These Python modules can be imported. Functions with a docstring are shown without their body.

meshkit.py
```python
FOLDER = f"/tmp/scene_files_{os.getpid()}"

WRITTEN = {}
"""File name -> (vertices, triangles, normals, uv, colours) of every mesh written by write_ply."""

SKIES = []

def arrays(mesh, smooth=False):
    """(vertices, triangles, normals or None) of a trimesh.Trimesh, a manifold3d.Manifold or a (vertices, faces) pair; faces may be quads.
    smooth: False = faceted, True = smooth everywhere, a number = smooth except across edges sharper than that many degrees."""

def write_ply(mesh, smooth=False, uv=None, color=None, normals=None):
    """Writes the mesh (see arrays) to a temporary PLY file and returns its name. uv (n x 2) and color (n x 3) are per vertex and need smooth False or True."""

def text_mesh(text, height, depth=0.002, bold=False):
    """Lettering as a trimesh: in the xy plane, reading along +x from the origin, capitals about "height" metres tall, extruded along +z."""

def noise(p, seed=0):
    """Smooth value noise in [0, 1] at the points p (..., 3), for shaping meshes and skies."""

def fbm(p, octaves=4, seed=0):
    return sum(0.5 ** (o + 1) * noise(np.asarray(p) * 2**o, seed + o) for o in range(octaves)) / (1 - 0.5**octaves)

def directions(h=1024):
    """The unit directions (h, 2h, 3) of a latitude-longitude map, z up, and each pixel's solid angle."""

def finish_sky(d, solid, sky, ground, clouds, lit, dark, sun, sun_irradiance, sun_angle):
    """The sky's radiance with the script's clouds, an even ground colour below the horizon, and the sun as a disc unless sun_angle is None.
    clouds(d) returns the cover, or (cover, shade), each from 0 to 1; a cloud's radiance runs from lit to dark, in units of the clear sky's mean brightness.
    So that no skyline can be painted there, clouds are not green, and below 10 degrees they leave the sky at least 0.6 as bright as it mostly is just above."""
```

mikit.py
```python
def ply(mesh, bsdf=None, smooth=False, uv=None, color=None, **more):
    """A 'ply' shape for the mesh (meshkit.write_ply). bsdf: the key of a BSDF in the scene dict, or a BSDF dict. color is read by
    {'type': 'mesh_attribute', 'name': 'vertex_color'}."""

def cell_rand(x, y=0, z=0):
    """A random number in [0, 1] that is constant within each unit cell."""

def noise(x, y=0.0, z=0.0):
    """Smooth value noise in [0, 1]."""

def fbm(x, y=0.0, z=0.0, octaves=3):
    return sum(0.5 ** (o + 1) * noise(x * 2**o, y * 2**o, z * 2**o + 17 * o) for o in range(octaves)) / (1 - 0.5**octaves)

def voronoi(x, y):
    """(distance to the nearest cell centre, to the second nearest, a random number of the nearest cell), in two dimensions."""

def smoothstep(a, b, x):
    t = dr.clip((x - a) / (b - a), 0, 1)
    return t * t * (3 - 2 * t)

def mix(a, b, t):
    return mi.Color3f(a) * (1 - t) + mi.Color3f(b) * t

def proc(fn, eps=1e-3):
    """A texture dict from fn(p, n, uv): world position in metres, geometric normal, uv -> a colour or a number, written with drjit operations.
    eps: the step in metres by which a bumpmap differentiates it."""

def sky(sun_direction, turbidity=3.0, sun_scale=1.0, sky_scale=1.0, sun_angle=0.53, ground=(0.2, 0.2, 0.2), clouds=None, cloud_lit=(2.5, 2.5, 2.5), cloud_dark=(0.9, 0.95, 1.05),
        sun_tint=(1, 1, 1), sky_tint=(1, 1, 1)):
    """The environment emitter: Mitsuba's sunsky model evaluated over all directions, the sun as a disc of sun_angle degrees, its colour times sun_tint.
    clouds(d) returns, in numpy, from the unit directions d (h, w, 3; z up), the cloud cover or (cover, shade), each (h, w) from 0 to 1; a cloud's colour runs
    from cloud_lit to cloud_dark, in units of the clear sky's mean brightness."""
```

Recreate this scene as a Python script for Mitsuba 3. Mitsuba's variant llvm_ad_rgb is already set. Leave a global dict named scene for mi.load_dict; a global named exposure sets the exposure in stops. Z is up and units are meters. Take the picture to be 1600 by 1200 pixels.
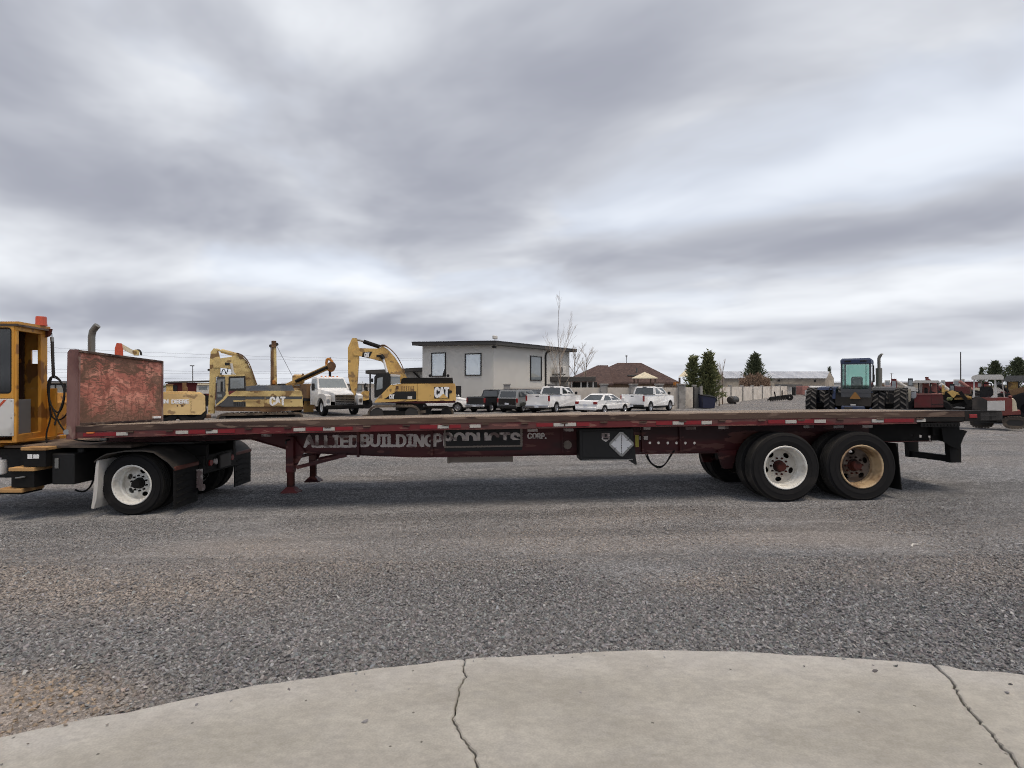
import math, random, numpy as np, trimesh, mitsuba as mi, mikit, meshkit, drjit as dr
from shapely.geometry import Polygon, LineString, Point, box as sbox
from shapely.ops import unary_union
from mikit import noise, fbm, voronoi, cell_rand, smoothstep, mix, proc
T = mi.ScalarTransform4f
scene, labels, place = {}, {}, {}
# ---------------------------------------------------------------- camera, light, exposure
F, CX, CY, EYE = 820.0, 800.0, 602.0, 1.80        # focal length and principal point in pixels of a 1600 x 1200 picture, eye height
scene['camera'] = {'type': 'perspective', 'fov': 2 * math.degrees(math.atan(800 / F)), 'fov_axis': 'x', 'near_clip': 0.05, 'far_clip': 9000.0,
                   'to_world': T().look_at(origin=[0, 0, EYE], target=[0, F, EYE + 2.0], up=[0, 0, 1])}
exposure = 2.15

def cloud_map(d):
    z = np.maximum(d[..., 2], 0)
    k = 1 / (z + 0.20)
    p = np.stack([d[..., 0] * k, d[..., 1] * k, 0 * z], -1)
    r = np.stack([p[..., 0] * .94 - p[..., 1] * .34, p[..., 0] * .34 + p[..., 1] * .94, 0 * z], -1)
    w1, w2 = meshkit.fbm(r * .7 + 7.3, 3, 11) - .5, meshkit.fbm(r * .7 + 31.7, 3, 19) - .5
    wv = np.stack([w1, w2, 0 * w1], -1)
    big = meshkit.fbm(r * np.array([.34, .62, 0]) + wv * 1.0 + np.array([3.1, 8.4, 0.]), 3, 5)
    mid = meshkit.fbm(r * np.array([1.1, 1.7, 0]) + wv * 2.0, 5, 31)
    fine = meshkit.fbm(r * np.array([2.6, 4.0, 0]) + wv * 3.5 + 5, 6, 77)
    dens = .57 + (big - .5) * .34 + (mid - .5) * .50 + (fine - .5) * .44
    az, el = np.degrees(np.arctan2(d[..., 0], d[..., 1])), np.degrees(np.arcsin(np.clip(z, 0, 1)))
    def g(a, e, sa, se, t=0.0):
        A, E = az - a + 14 * w1, el - e + 7 * w2 * np.clip(el / 12, .2, 1)
        return np.exp(-.5 * ((A * math.cos(t) + E * math.sin(t)) / sa) ** 2 - .5 * ((-A * math.sin(t) + E * math.cos(t)) / se) ** 2)
    dens = dens + .10 * g(8, 25, 30, 6, -.05) + .24 * g(33, 13.7, 18, 1.9, -.02) + .14 * g(8, 12.6, 14, 1.7, .05) - .26 * g(34, 19.8, 15, 1.9, .10) - .17 * g(8, 15.8, 12, 1.5, .18) - .24 * g(-31, 24, 8, 3.2, -.2) \
        - .24 * g(-15, 32, 9, 3.5, -.2) + .12 * g(-42, 24, 7, 3) + .10 * g(-8, 19, 22, 3.5) + .08 * g(-38, 15, 14, 3) - .30 * g(36, 8.2, 17, 2.1, .03) - .24 * g(-14, 10.6, 17, 1.8) - .12 * g(-38, 10, 10, 1.5) + .16 * g(-32, 6.6, 16, 1.3) + .12 * g(-12, 5.6, 12, 1.1) - .16 * g(0, 3.0, 60, 1.6)
    s = np.clip((dens - .10) / .80, 0, 1)
    shade = s * s * (3 - 2 * s)
    cover = 1 - .16 * np.clip((.46 - mid + .3 * (fine - .5)) / .10, 0, 1) * np.clip((.62 - dens) / .2, 0, 1) * np.clip((el - 5) / 8, 0, 1)
    return cover, shade

scene['sky'] = mikit.sky((.30, -.45, 1.25), turbidity=3.5, sun_scale=0.30, sun_angle=24, clouds=cloud_map, cloud_lit=(2.10, 2.17, 2.26), cloud_dark=(.83, .87, 1.02), ground=(.16, .15, .145))

# ---------------------------------------------------------------- helpers
CTR = None
def at(px, py, Y):
    """the point seen at a pixel, at the distance Y; while CTR = (pixel, distance) is set, in the frame of a machine that stands there turned square to the view"""
    if CTR is None: return np.array([(px - CX) / F * Y, Y, EYE - (py - CY) / F * Y])
    a = math.atan((CTR[0] - CX) / F); n, s = np.array([math.sin(a), math.cos(a)]), np.array([math.cos(a), -math.sin(a)])
    C = np.array([math.tan(a) * CTR[1], CTR[1]]) + n * (Y - CTR[1]); d = np.array([(px - CX) / F, 1.0]); t = (C @ n) / (d @ n)
    return np.array([(d * t - C) @ s, Y, EYE - (py - CY) / F * t])
def frame():
    if CTR is None: return np.eye(4)
    a = math.atan((CTR[0] - CX) / F); M = np.eye(4); M[:2, 0], M[:2, 1] = (math.cos(a), -math.sin(a)), (math.sin(a), math.cos(a))
    M[:2, 3] = np.array([math.tan(a) * CTR[1], CTR[1]]) - M[:2, 1] * CTR[1]; return M
def sstep(a, b, x):
    t = np.clip((np.asarray(x, float) - a) / (b - a), 0, 1); return t * t * (3 - 2 * t)
def gz(x, y):
    """height of the gravel ground"""
    x, y = np.asarray(x, float), np.asarray(y, float)
    mid = -.100 + .0255 * np.clip(x, -9, 9)
    h = .205 + (mid - .205) * sstep(2.7, 8, y)
    return h + (-.25 - h) * sstep(10, 28, y)
def lin(*c): return [((v / 255) / 12.92 if v < 10.3 else ((v / 255 + .055) / 1.055) ** 2.4) for v in c]
def pts(v): return np.asarray(v, float).reshape(-1, 3)
def hull(p): return trimesh.convex.convex_hull(pts(p))
def cat(*m):
    m = [x for y in m for x in (y if isinstance(y, (list, tuple)) else [y])]
    return trimesh.util.concatenate(m) if len(m) > 1 else m[0]
def bx(x0, x1, y0, y1, z0, z1, b=0.0):
    (x0, x1), (y0, y1), (z0, z1) = sorted((x0, x1)), sorted((y0, y1)), sorted((z0, z1))
    b = min(b, .45 * (x1 - x0), .45 * (y1 - y0), .45 * (z1 - z0))
    if b <= 0:
        return trimesh.creation.box(bounds=[[x0, y0, z0], [x1, y1, z1]])
    o = []
    for a in range(3):
        i = [b, b, b]; i[a] = 0
        o += [[x, y, z] for x in (x0 + i[0], x1 - i[0]) for y in (y0 + i[1], y1 - i[1]) for z in (z0 + i[2], z1 - i[2])]
    return hull(o)
def frame_to(z):
    z = np.asarray(z, float) / np.linalg.norm(z)
    a = np.array([0, 0, 1.]) if abs(z[2]) < .9 else np.array([1., 0, 0])
    x = np.cross(a, z); x /= np.linalg.norm(x)
    return x, np.cross(z, x), z
def tube(path, r, n=8, closed=False):
    p = pts(path); m = len(p); r = np.broadcast_to(np.asarray(r, float), (m,))
    t = np.gradient(p, axis=0) if m > 2 else np.array([p[1] - p[0]] * 2)
    if closed: t = np.roll(p, -1, 0) - np.roll(p, 1, 0)
    t /= np.linalg.norm(t, axis=1, keepdims=True)
    x, _, _ = frame_to(t[0]); V = []
    for i in range(m):
        x = x - t[i] * (x @ t[i]); x /= np.linalg.norm(x); y = np.cross(t[i], x)
        a = np.arange(n) * 2 * math.pi / n
        V.append(p[i] + r[i] * (np.cos(a)[:, None] * x + np.sin(a)[:, None] * y))
    V = np.vstack(V); Fc = []
    for i in range(m if closed else m - 1):
        j = (i + 1) % m
        for k in range(n):
            l = (k + 1) % n
            Fc += [[i * n + k, i * n + l, j * n + l], [i * n + k, j * n + l, j * n + k]]
    if not closed:
        V = np.vstack([V, p[:1], p[-1:]]); c0, c1 = len(V) - 2, len(V) - 1
        for k in range(n):
            l = (k + 1) % n
            Fc += [[c0, l, k], [c1, (m - 1) * n + k, (m - 1) * n + l]]
    return trimesh.Trimesh(V, Fc, process=False)
def bar(p0, p1, w, h, up=(0, 0, 1)):
    """a rectangular bar from p0 to p1, w wide and h high"""
    p0, p1 = pts(p0)[0], pts(p1)[0]; t = (p1 - p0) / np.linalg.norm(p1 - p0)
    s = np.cross(t, up if abs(t @ np.asarray(up, float)) < .98 else (0, 1, 0)); s /= np.linalg.norm(s); u = np.cross(s, t)
    return hull([p + a * w / 2 * s + b * h / 2 * u for p in (p0, p1) for a in (-1, 1) for b in (-1, 1)])
def cyl(p0, p1, r, n=16): return tube([p0, p1], r, n)
def lathe(prof, n=32, axis='y'):
    """a surface turned about the y axis (or z, x) from (radius, along) pairs; closed profile"""
    pr = np.asarray(prof, float); m = len(pr); a = np.arange(n) * 2 * math.pi / n
    A = np.repeat(pr[None, :, 1], n, 0); B, C = np.cos(a)[:, None] * pr[None, :, 0], np.sin(a)[:, None] * pr[None, :, 0]
    V = np.stack({'y': [B, A, C], 'z': [B, C, A], 'x': [A, B, C]}[axis], -1).reshape(-1, 3); Fc = []
    for i in range(n):
        j = (i + 1) % n
        for k in range(m - 1):
            Fc += [[i * m + k, j * m + k, j * m + k + 1], [i * m + k, j * m + k + 1, i * m + k + 1]]
    return trimesh.Trimesh(V, Fc, process=False)
def extr(poly, d, axes='xz', off=0.0):
    """a 2D polygon (points or shapely) extruded by d along the third axis, starting at off"""
    g = Polygon(poly) if not hasattr(poly, 'geom_type') else poly
    g = g.buffer(0)
    ms = [trimesh.creation.extrude_polygon(q, abs(d), engine='earcut') for q in getattr(g, 'geoms', [g]) if q.area > 1e-9]
    m = cat(ms); v = m.vertices.copy(); lo = off + min(d, 0)
    m.vertices = {'xz': np.stack([v[:, 0], v[:, 2] + lo, v[:, 1]], 1), 'xy': np.stack([v[:, 0], v[:, 1], v[:, 2] + lo], 1), 'yz': np.stack([v[:, 2] + lo, v[:, 0], v[:, 1]], 1)}[axes]
    if axes == 'xz': m.invert()
    return m
def pp(pix, Y, d):
    """an outline read in the photograph, built as a solid that stands at the distance Y and is d metres deep"""
    return extr([(q[0], q[2]) for q in (at(x, y, Y) for x, y in pix)], d, 'xz', Y)
def pb(x0, y0, x1, y1, Y, d, b=0.0):
    a, c = at(x0, y1, Y), at(x1, y0, Y)
    return bx(a[0], c[0], Y, Y + d, a[2], c[2], b)
def mov(m, M):
    m = m.copy(); m.apply_transform(M); return m
def tr(x=0, y=0, z=0, rz=0.0, s=1.0):
    c, k = math.cos(rz), math.sin(rz)
    return np.array([[c * s, -k * s, 0, x], [k * s, c * s, 0, y], [0, 0, s, z], [0, 0, 0, 1.0]])
def numbered(k):
    if k not in used: used.add(k); return k
    i = 1
    while f'{k}_{i:03d}' in used: i += 1
    used.add(f'{k}_{i:03d}'); return f'{k}_{i:03d}'
used = set()
def thing(name, label, category, M=None, group=None):
    k = numbered(name); place[k] = frame() if M is None else M
    labels[k] = {'label': label, 'category': category}
    if group: labels[k]['group'] = group
    return k
def put(k, shape, root):
    scene[k] = {**shape, 'to_world': T(place[root].tolist())}
def part(parent, name, mesh, mat, smooth=False, label=None, kind=None, shape=None):
    k = numbered(parent + '__' + name); root = k.split('__')[0]
    put(k, shape or mikit.ply(cat(mesh), mat, smooth=smooth), root)
    if label or kind: labels[k] = {**({'label': label} if label else {}), **({'kind': kind} if kind else {})}
    return k
def single(name, label, category, mesh, mat, smooth=False, M=None, group=None, kind=None):
    k = thing(name, label, category, M, group)
    put(k, mikit.ply(cat(mesh), mat, smooth=smooth), k)
    if kind: labels[k]['kind'] = kind
    return k
def struct(name, mesh, mat, smooth=False, label=None):
    k = numbered(name); place[k] = np.eye(4); put(k, mikit.ply(mesh, mat, smooth=smooth), k)
    labels[k] = {'kind': 'structure', **({'label': label} if label else {})}
    return k
def dup(root, M, label, group=None):
    stem = root.rstrip('0123456789').rstrip('_')
    k = thing(stem, label, labels[root]['category'], M, group or labels[root].get('group'))
    for c in [c for c in scene if c.startswith(root + '__')]:
        n = k + c[len(root):]; used.add(n); scene[n] = {**scene[c], 'to_world': T(M.tolist())}
    return k
def text(s, h, depth=.003, bold=True): return meshkit.text_mesh(s, h, depth, bold)
def upright(m, x, y, z, sx=1.0, rz=0.0):
    """flat lettering stood upright facing -y, lower left corner at x, y, z"""
    m = m.copy(); v = m.vertices.copy(); m.vertices = np.stack([v[:, 0] * sx, -v[:, 2], v[:, 1]], 1)
    m.apply_transform(tr(x, y, z, rz)); return m

# ---------------------------------------------------------------- materials
def mat(name, rgb, rough=.5, metal=0.0, spec=.5, coat=0.0):
    c = proc(rgb) if callable(rgb) else {'type': 'rgb', 'value': [float(v) for v in rgb]}
    d = {'type': 'principled', 'base_color': c, 'roughness': rough, 'metallic': metal, 'specular': spec}
    if coat: d['clearcoat'] = coat; d['clearcoat_gloss'] = .85
    scene[name] = {'type': 'twosided', 'bsdf': d}
    return name
def worn(name, a, b, s=2.0, lo=.45, hi=.62, rough=.5, stretch=(1, 1, 1), spec=.5, c=None, metal=0.0):
    """paint a, worn or dusty with b in irregular patches (and flecks of c)"""
    a, b = [float(v) for v in a], [float(v) for v in b]
    def fn(p, n, uv):
        f = fbm(p.x * s * stretch[0], p.y * s * stretch[1], p.z * s * stretch[2], 4)
        o = mix(a, b, smoothstep(lo, hi, f))
        if c is not None:
            o = mix(o, c, smoothstep(.60, .66, fbm(p.x * s * 2.7 * stretch[0] + 9, p.y * s * 2.7 * stretch[1], p.z * s * 2.7 * stretch[2], 3)))
        return o
    return mat(name, fn, rough, metal, spec)
# ---------------------------------------------------------------- ground, gravel, concrete
def tan_np(x, y):
    g = lambda a, b, sa, sb: np.exp(-.5 * ((x - a) / sa) ** 2 - .5 * ((y - b) / sb) ** 2)
    t = 1.1 * g(-2.55, 2.55, .42, .22) + .75 * g(-4.3, 4.4, 1.7, .55) + .55 * g(-2.2, 6.0, 3.2, .8) + .75 * g(3.8, 6.1, 2.6, .45) + .45 * g(2.6, 7.4, 2.4, .5) + .35 * g(1.6, 4.4, .35, .2) + .5 * g(3.6, 4.7, .9, .3)
    w = .5 + .28 * np.sin(x * 1.9 + 1.3 * np.sin(y * 2.3)) + .22 * np.sin(y * 3.7 + 1.7 * np.sin(x * 1.1 + 2))
    return np.clip(t * (.55 + .9 * w) + .5 * sstep(6.5, 12, y) * w, 0, 1)
def tan_dr(x, y):
    g = lambda a, b, sa, sb: dr.exp(-.5 * dr.square((x - a) / sa) - .5 * dr.square((y - b) / sb))
    t = 1.1 * g(-2.55, 2.55, .42, .22) + .75 * g(-4.3, 4.4, 1.7, .55) + .55 * g(-2.2, 6.0, 3.2, .8) + .75 * g(3.8, 6.1, 2.6, .45) + .45 * g(2.6, 7.4, 2.4, .5) + .35 * g(1.6, 4.4, .35, .2) + .5 * g(3.6, 4.7, .9, .3)
    w = .5 + .28 * dr.sin(x * 1.9 + 1.3 * dr.sin(y * 2.3)) + .22 * dr.sin(y * 3.7 + 1.7 * dr.sin(x * 1.1 + 2))
    return dr.clip(t * (.55 + .9 * w) + .5 * smoothstep(6.5, 12, y) * w, 0, 1)
def ground_col(p, n, uv):
    x, y = p.x, p.y
    near = dr.maximum(y, 2.5)
    s = dr.select(near < 9, 56.0, dr.select(near < 18, 30.0, 13.0))
    d1, d2, r = voronoi(x * s, y * s)
    edge = smoothstep(.02, .28, d2 - d1)
    v = (.158 + .24 * r * r) * (.45 + .55 * edge)
    big = fbm(x * .35, y * .9, 3.0, 4)
    t = dr.clip(tan_dr(x, y) + .7 * (big - .5) + .25 * smoothstep(9, 22, y), 0, 1)
    v = v * (.72 + .56 * fbm(x * 5, y * 11, 2.0, 4))
    grey = mi.Color3f(v * .98, v, v * 1.05)
    tan = mi.Color3f(.335, .30, .275) * (.62 + .55 * r) * (.6 + .4 * edge)
    c = mix(grey, tan, dr.clip(t * .58 + .5 * dr.exp(-.5 * dr.square((x + 2.45) / .45) - .5 * dr.square((y - 2.62) / .24)), 0, 1))
    ruts = smoothstep(.48, .70, fbm(x * .12, y * 1.7, 9.0, 4))
    return c * (1 - .20 * ruts)
def ground_bump(p, n, uv):
    d1, d2, r = voronoi(p.x * 42, p.y * 42)
    return (smoothstep(.0, .4, d2 - d1) * (.4 + .6 * r)) * .010 + .03 * fbm(p.x * 3, p.y * 3, 0.0, 3) + .035 * fbm(p.x * .8, p.y * 5, 4.0, 3)
mat('mat_ground_base', ground_col, .95, spec=.15)
scene['mat_ground'] = {'type': 'bumpmap', 'scale': 1.0, 'texture': proc(ground_bump, 4e-3), 'bsdf': scene.pop('mat_ground_base')}
def axis(fine, lim, step):
    a = list(np.arange(0, fine, step)); v = fine
    while v < lim: a.append(v); v *= 1.25
    a.append(lim); return np.array(a)
gx = axis(14, 3500, .25); gx = np.concatenate([-gx[:0:-1], gx])
gy = np.concatenate([-axis(6, 1500, .5)[:0:-1], axis(14, 4500, .2)])
GX, GY = np.meshgrid(gx, gy, indexing='ij')
GZ = gz(GX, GY) + .03 * (meshkit.fbm(np.stack([GX * .8, GY * .8, 0 * GX], -1), 3, 2) - .5) * sstep(3.2, 5, GY)
ni, nj = GX.shape; idx = np.arange(ni * nj).reshape(ni, nj)
quads = np.stack([idx[:-1, :-1], idx[1:, :-1], idx[1:, 1:], idx[:-1, 1:]], -1).reshape(-1, 4)
struct('gravel_ground', (np.stack([GX, GY, GZ], -1).reshape(-1, 3), quads), 'mat_ground', smooth=True, label='grey gravel yard with tan dirt showing through')

rng = np.random.default_rng(4)
PADC, PADR, PADZ = np.array([.9, -3.95]), 7.02, .25
def in_pad(x, y, m=0.0): return (x - PADC[0]) ** 2 + (y - PADC[1]) ** 2 < (PADR + m) ** 2
shapes = []
for k in range(24):
    q = rng.normal(size=(8, 3)); q /= np.linalg.norm(q, axis=1, keepdims=True); q *= rng.uniform(.75, 1.1, (8, 1)); q[:, 2] *= .62; q[:, 0] *= 1.2
    h = trimesh.convex.convex_hull(q); shapes.append((np.array(h.vertices), np.array(h.faces)))
def scatter(n, y0, y1, smin, smax, power=1.0):
    y = y0 + (y1 - y0) * rng.random(n) ** power
    x = (rng.random(n) * 2 - 1) * (y * 1.02 + 1.4)
    keep = rng.random(n) < (y / y1) if power == 1.0 else np.ones(n, bool)
    x, y = x[keep], y[keep]
    k = ~in_pad(x, y, .004) | ((rng.random(len(x)) < .012 * np.exp(-(PADR - np.hypot(x - PADC[0], y - PADC[1])) / .10)) & (y > 1.5)); x, y = x[k], y[k]
    t = tan_np(x, y); k = rng.random(len(x)) > .8 * t; x, y, t = x[k], y[k], t[k]
    return x, y, t, smin + (smax - smin) * rng.random(len(x)) ** 2.2
S = [scatter(275000, 2.0, 5.2, .0058, .0155), scatter(92000, 5.0, 8.0, .0060, .0125)]
X, Y, TN, R = (np.concatenate(a) for a in zip(*S))
Vs, Fs, Cs, base = [], [], [], 0
which = rng.integers(0, len(shapes), len(X)); spin = rng.random(len(X)) * 6.283; tip = rng.normal(0, .35, (2, len(X)))
for k, (v, f) in enumerate(shapes):
    i = np.nonzero(which == k)[0]
    c, s = np.cos(spin[i])[:, None], np.sin(spin[i])[:, None]
    a = v[None, :, 0] * c - v[None, :, 1] * s; b = v[None, :, 0] * s + v[None, :, 1] * c
    z = v[None, :, 2] + tip[0, i][:, None] * a + tip[1, i][:, None] * b
    P = np.stack([X[i][:, None] + a * R[i][:, None], Y[i][:, None] + b * R[i][:, None], (np.where(in_pad(X[i], Y[i], 0), PADZ, gz(X[i], Y[i])) + .35 * R[i])[:, None] + z * R[i][:, None]], -1)
    lum = (.125 + .20 * rng.random(len(i)) ** 2.0)[:, None]
    hue = np.stack([1.0 + .10 * rng.normal(size=len(i)) * .5, np.ones(len(i)), 1.04 + .06 * rng.normal(size=len(i)) * .5], 1)
    pat = np.exp(-.5 * ((X[i] + 2.45) / .5) ** 2 - .5 * ((Y[i] - 2.62) / .28) ** 2)[:, None]
    tanc = (np.array([.32, .28, .25])[None] * (1 - pat) + np.array([.33, .255, .185])[None] * pat) * (.6 + .8 * rng.random((len(i), 1)))
    mixv = (np.clip(TN[i] * 1.2, 0, 1) * (rng.random(len(i)) < .8))[:, None]
    col = np.clip(lum * hue * (1 - mixv) + tanc * mixv, .02, .8)
    pale = rng.random(len(i)) < .012; col[pale] = .42
    Vs.append(P.reshape(-1, 3)); Cs.append(np.repeat(col, len(v), 0))
    Fs.append((f[None] + (base + np.arange(len(i)) * len(v))[:, None, None]).reshape(-1, 3)); base += len(i) * len(v)
scene['mat_stone'] = {'type': 'twosided', 'bsdf': {'type': 'principled', 'base_color': {'type': 'mesh_attribute', 'name': 'vertex_color'}, 'roughness': .8, 'specular': .3}}
k = numbered('gravel'); place[k] = np.eye(4)
scene[k] = mikit.ply(trimesh.Trimesh(np.vstack(Vs), np.vstack(Fs), process=False), 'mat_stone', color=np.vstack(Cs))
labels[k] = {'label': 'loose crushed grey gravel strewn along the concrete edge', 'category': 'gravel', 'kind': 'stuff'}

def concrete(p, n, uv):
    f = fbm(p.x * 1.3, p.y * 2.6, 1.0, 4); g = fbm(p.x * 9, p.y * 14, 4.0, 5); h = noise(p.x * 160, p.y * 160, p.z * 160)
    c = mix((.322, .310, .278), (.385, .372, .338), smoothstep(.34, .66, f))
    c = mix(c, (.32, .31, .29), .4 * smoothstep(.50, .70, g))
    rr = dr.sqrt(dr.square(p.x - PADC[0]) + dr.square(p.y - PADC[1]))
    c = mix(c, (.42, .41, .395), .55 * smoothstep(PADR - .34, PADR - .05, rr + .12 * (g - .5)))
    c = mix(c, (.30, .285, .255), .35 * smoothstep(.56, .72, fbm(p.x * 3.1 + 4, p.y * 4.2, 7.0, 5)))
    d1, d2, r = voronoi(p.x * 11, p.y * 11)
    pit = smoothstep(.10, .03, d1) * dr.select(r > .965, 1.0, 0.0)
    c = c * (.86 + .28 * fbm(p.x * 22, p.y * 44, 5.0, 4))
    return c * (.92 + .16 * h) * (1 - .65 * pit)
def concrete_bump(p, n, uv): return .006 * fbm(p.x * 14, p.y * 22, p.z * 9, 4) + .0009 * noise(p.x * 240, p.y * 240, 0.0)
mat('mat_concrete_base', concrete, .85, spec=.25)
scene['mat_concrete'] = {'type': 'bumpmap', 'scale': 1.0, 'texture': proc(concrete_bump, 2e-3), 'bsdf': scene.pop('mat_concrete_base')}
ang = np.linspace(0, 2 * math.pi, 900, endpoint=False)
rad = PADR - .035 * np.clip(meshkit.noise(np.stack([np.cos(ang) * 40, np.sin(ang) * 40, 0 * ang], -1), 9) - .72, 0, 1) / .28 + .030 * (meshkit.fbm(np.stack([np.cos(ang) * 9, np.sin(ang) * 9, 0 * ang], -1), 3, 8) - .5) + .02 * (meshkit.noise(np.stack([np.cos(ang) * 60, np.sin(ang) * 60, 0 * ang], -1), 3) - .5)
pad = Polygon(np.stack([PADC[0] + rad * np.cos(ang), PADC[1] + rad * np.sin(ang)], 1))
def onpad(px, py): y = F * (EYE - PADZ) / (py - CY); return ((px - CX) / F * y, y)
def crack(pix, w, seed):
    r = random.Random(seed); p = [onpad(*q) for q in pix]; p += [(p[-1][0] * 1.3, -2.0), (p[-1][0] * 2.2, -6.0), (p[-1][0] * 1.2, -12.0)]; line = LineString(p); g = []
    q = [line.interpolate(d) for d in np.arange(0, line.length, .018)]; q = [(a.x + r.gauss(0, .004), a.y) for a in q]
    for i in range(len(q) - 1):
        g.append(LineString(q[i:i + 2]).buffer(w * r.uniform(.55, 1.5) * (2.0 if i < 4 else 1), quad_segs=2))
    return unary_union(g).buffer(.0015).buffer(-.001)
cr = unary_union([crack([(728, 1012), (728, 1026), (724, 1042), (727, 1056), (717, 1074), (716, 1090), (710, 1106), (712, 1114), (707, 1119), (713, 1135), (722, 1150), (732, 1163), (740, 1174), (745, 1188), (747, 1210), (752, 1260), (745, 1400), (765, 1700), (760, 3300)], .0034, 1),
                  crack([(1455, 1034), (1466, 1045), (1482, 1057), (1490, 1068), (1494, 1080), (1503, 1096), (1520, 1116), (1535, 1131), (1546, 1143), (1560, 1160), (1575, 1176), (1588, 1192), (1604, 1212), (1650, 1290), (1750, 1420), (2100, 2100), (2700, 4000)], .0042, 2)])
k = numbered('concrete_pad'); place[k] = np.eye(4); labels[k] = {'kind': 'structure', 'label': 'pale rounded concrete pad with two dark cracks'}
for g in sorted(pad.difference(cr).geoms, key=lambda q: -q.area):
    if g.area > .02:
        top = g.buffer(-.004)
        m = cat(extr(g, -.13, 'xy', PADZ - .004), extr(top if top.geom_type == 'Polygon' else max(top.geoms, key=lambda q: q.area), -.02, 'xy', PADZ))
        part(k, 'slab', m, 'mat_concrete')
# ---------------------------------------------------------------- materials of the vehicles
worn('mat_deck_wood', lin(128, 112, 98), lin(92, 78, 66), 1.6, .40, .60, .8, (.25, 6, 1), .2, c=lin(160, 148, 132))
worn('mat_deck_wood_pale', lin(152, 142, 132), lin(120, 110, 101), 1.6, .40, .60, .8, (.25, 6, 1), .2)
worn('mat_rail_brown', lin(84, 68, 60), lin(60, 46, 42), 2.0, .42, .62, .7, (.6, 2, 3), .3, c=lin(108, 92, 82))
worn('mat_trailer_red', lin(74, 18, 22), lin(50, 17, 20), 1.7, .46, .70, .5, (.7, 1, 2.2), .4, c=lin(98, 58, 52))
worn('mat_rail_red', lin(92, 32, 36), lin(88, 56, 54), 2.6, .44, .60, .6, (.6, 1, 3), .4, c=lin(120, 80, 74))
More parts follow.
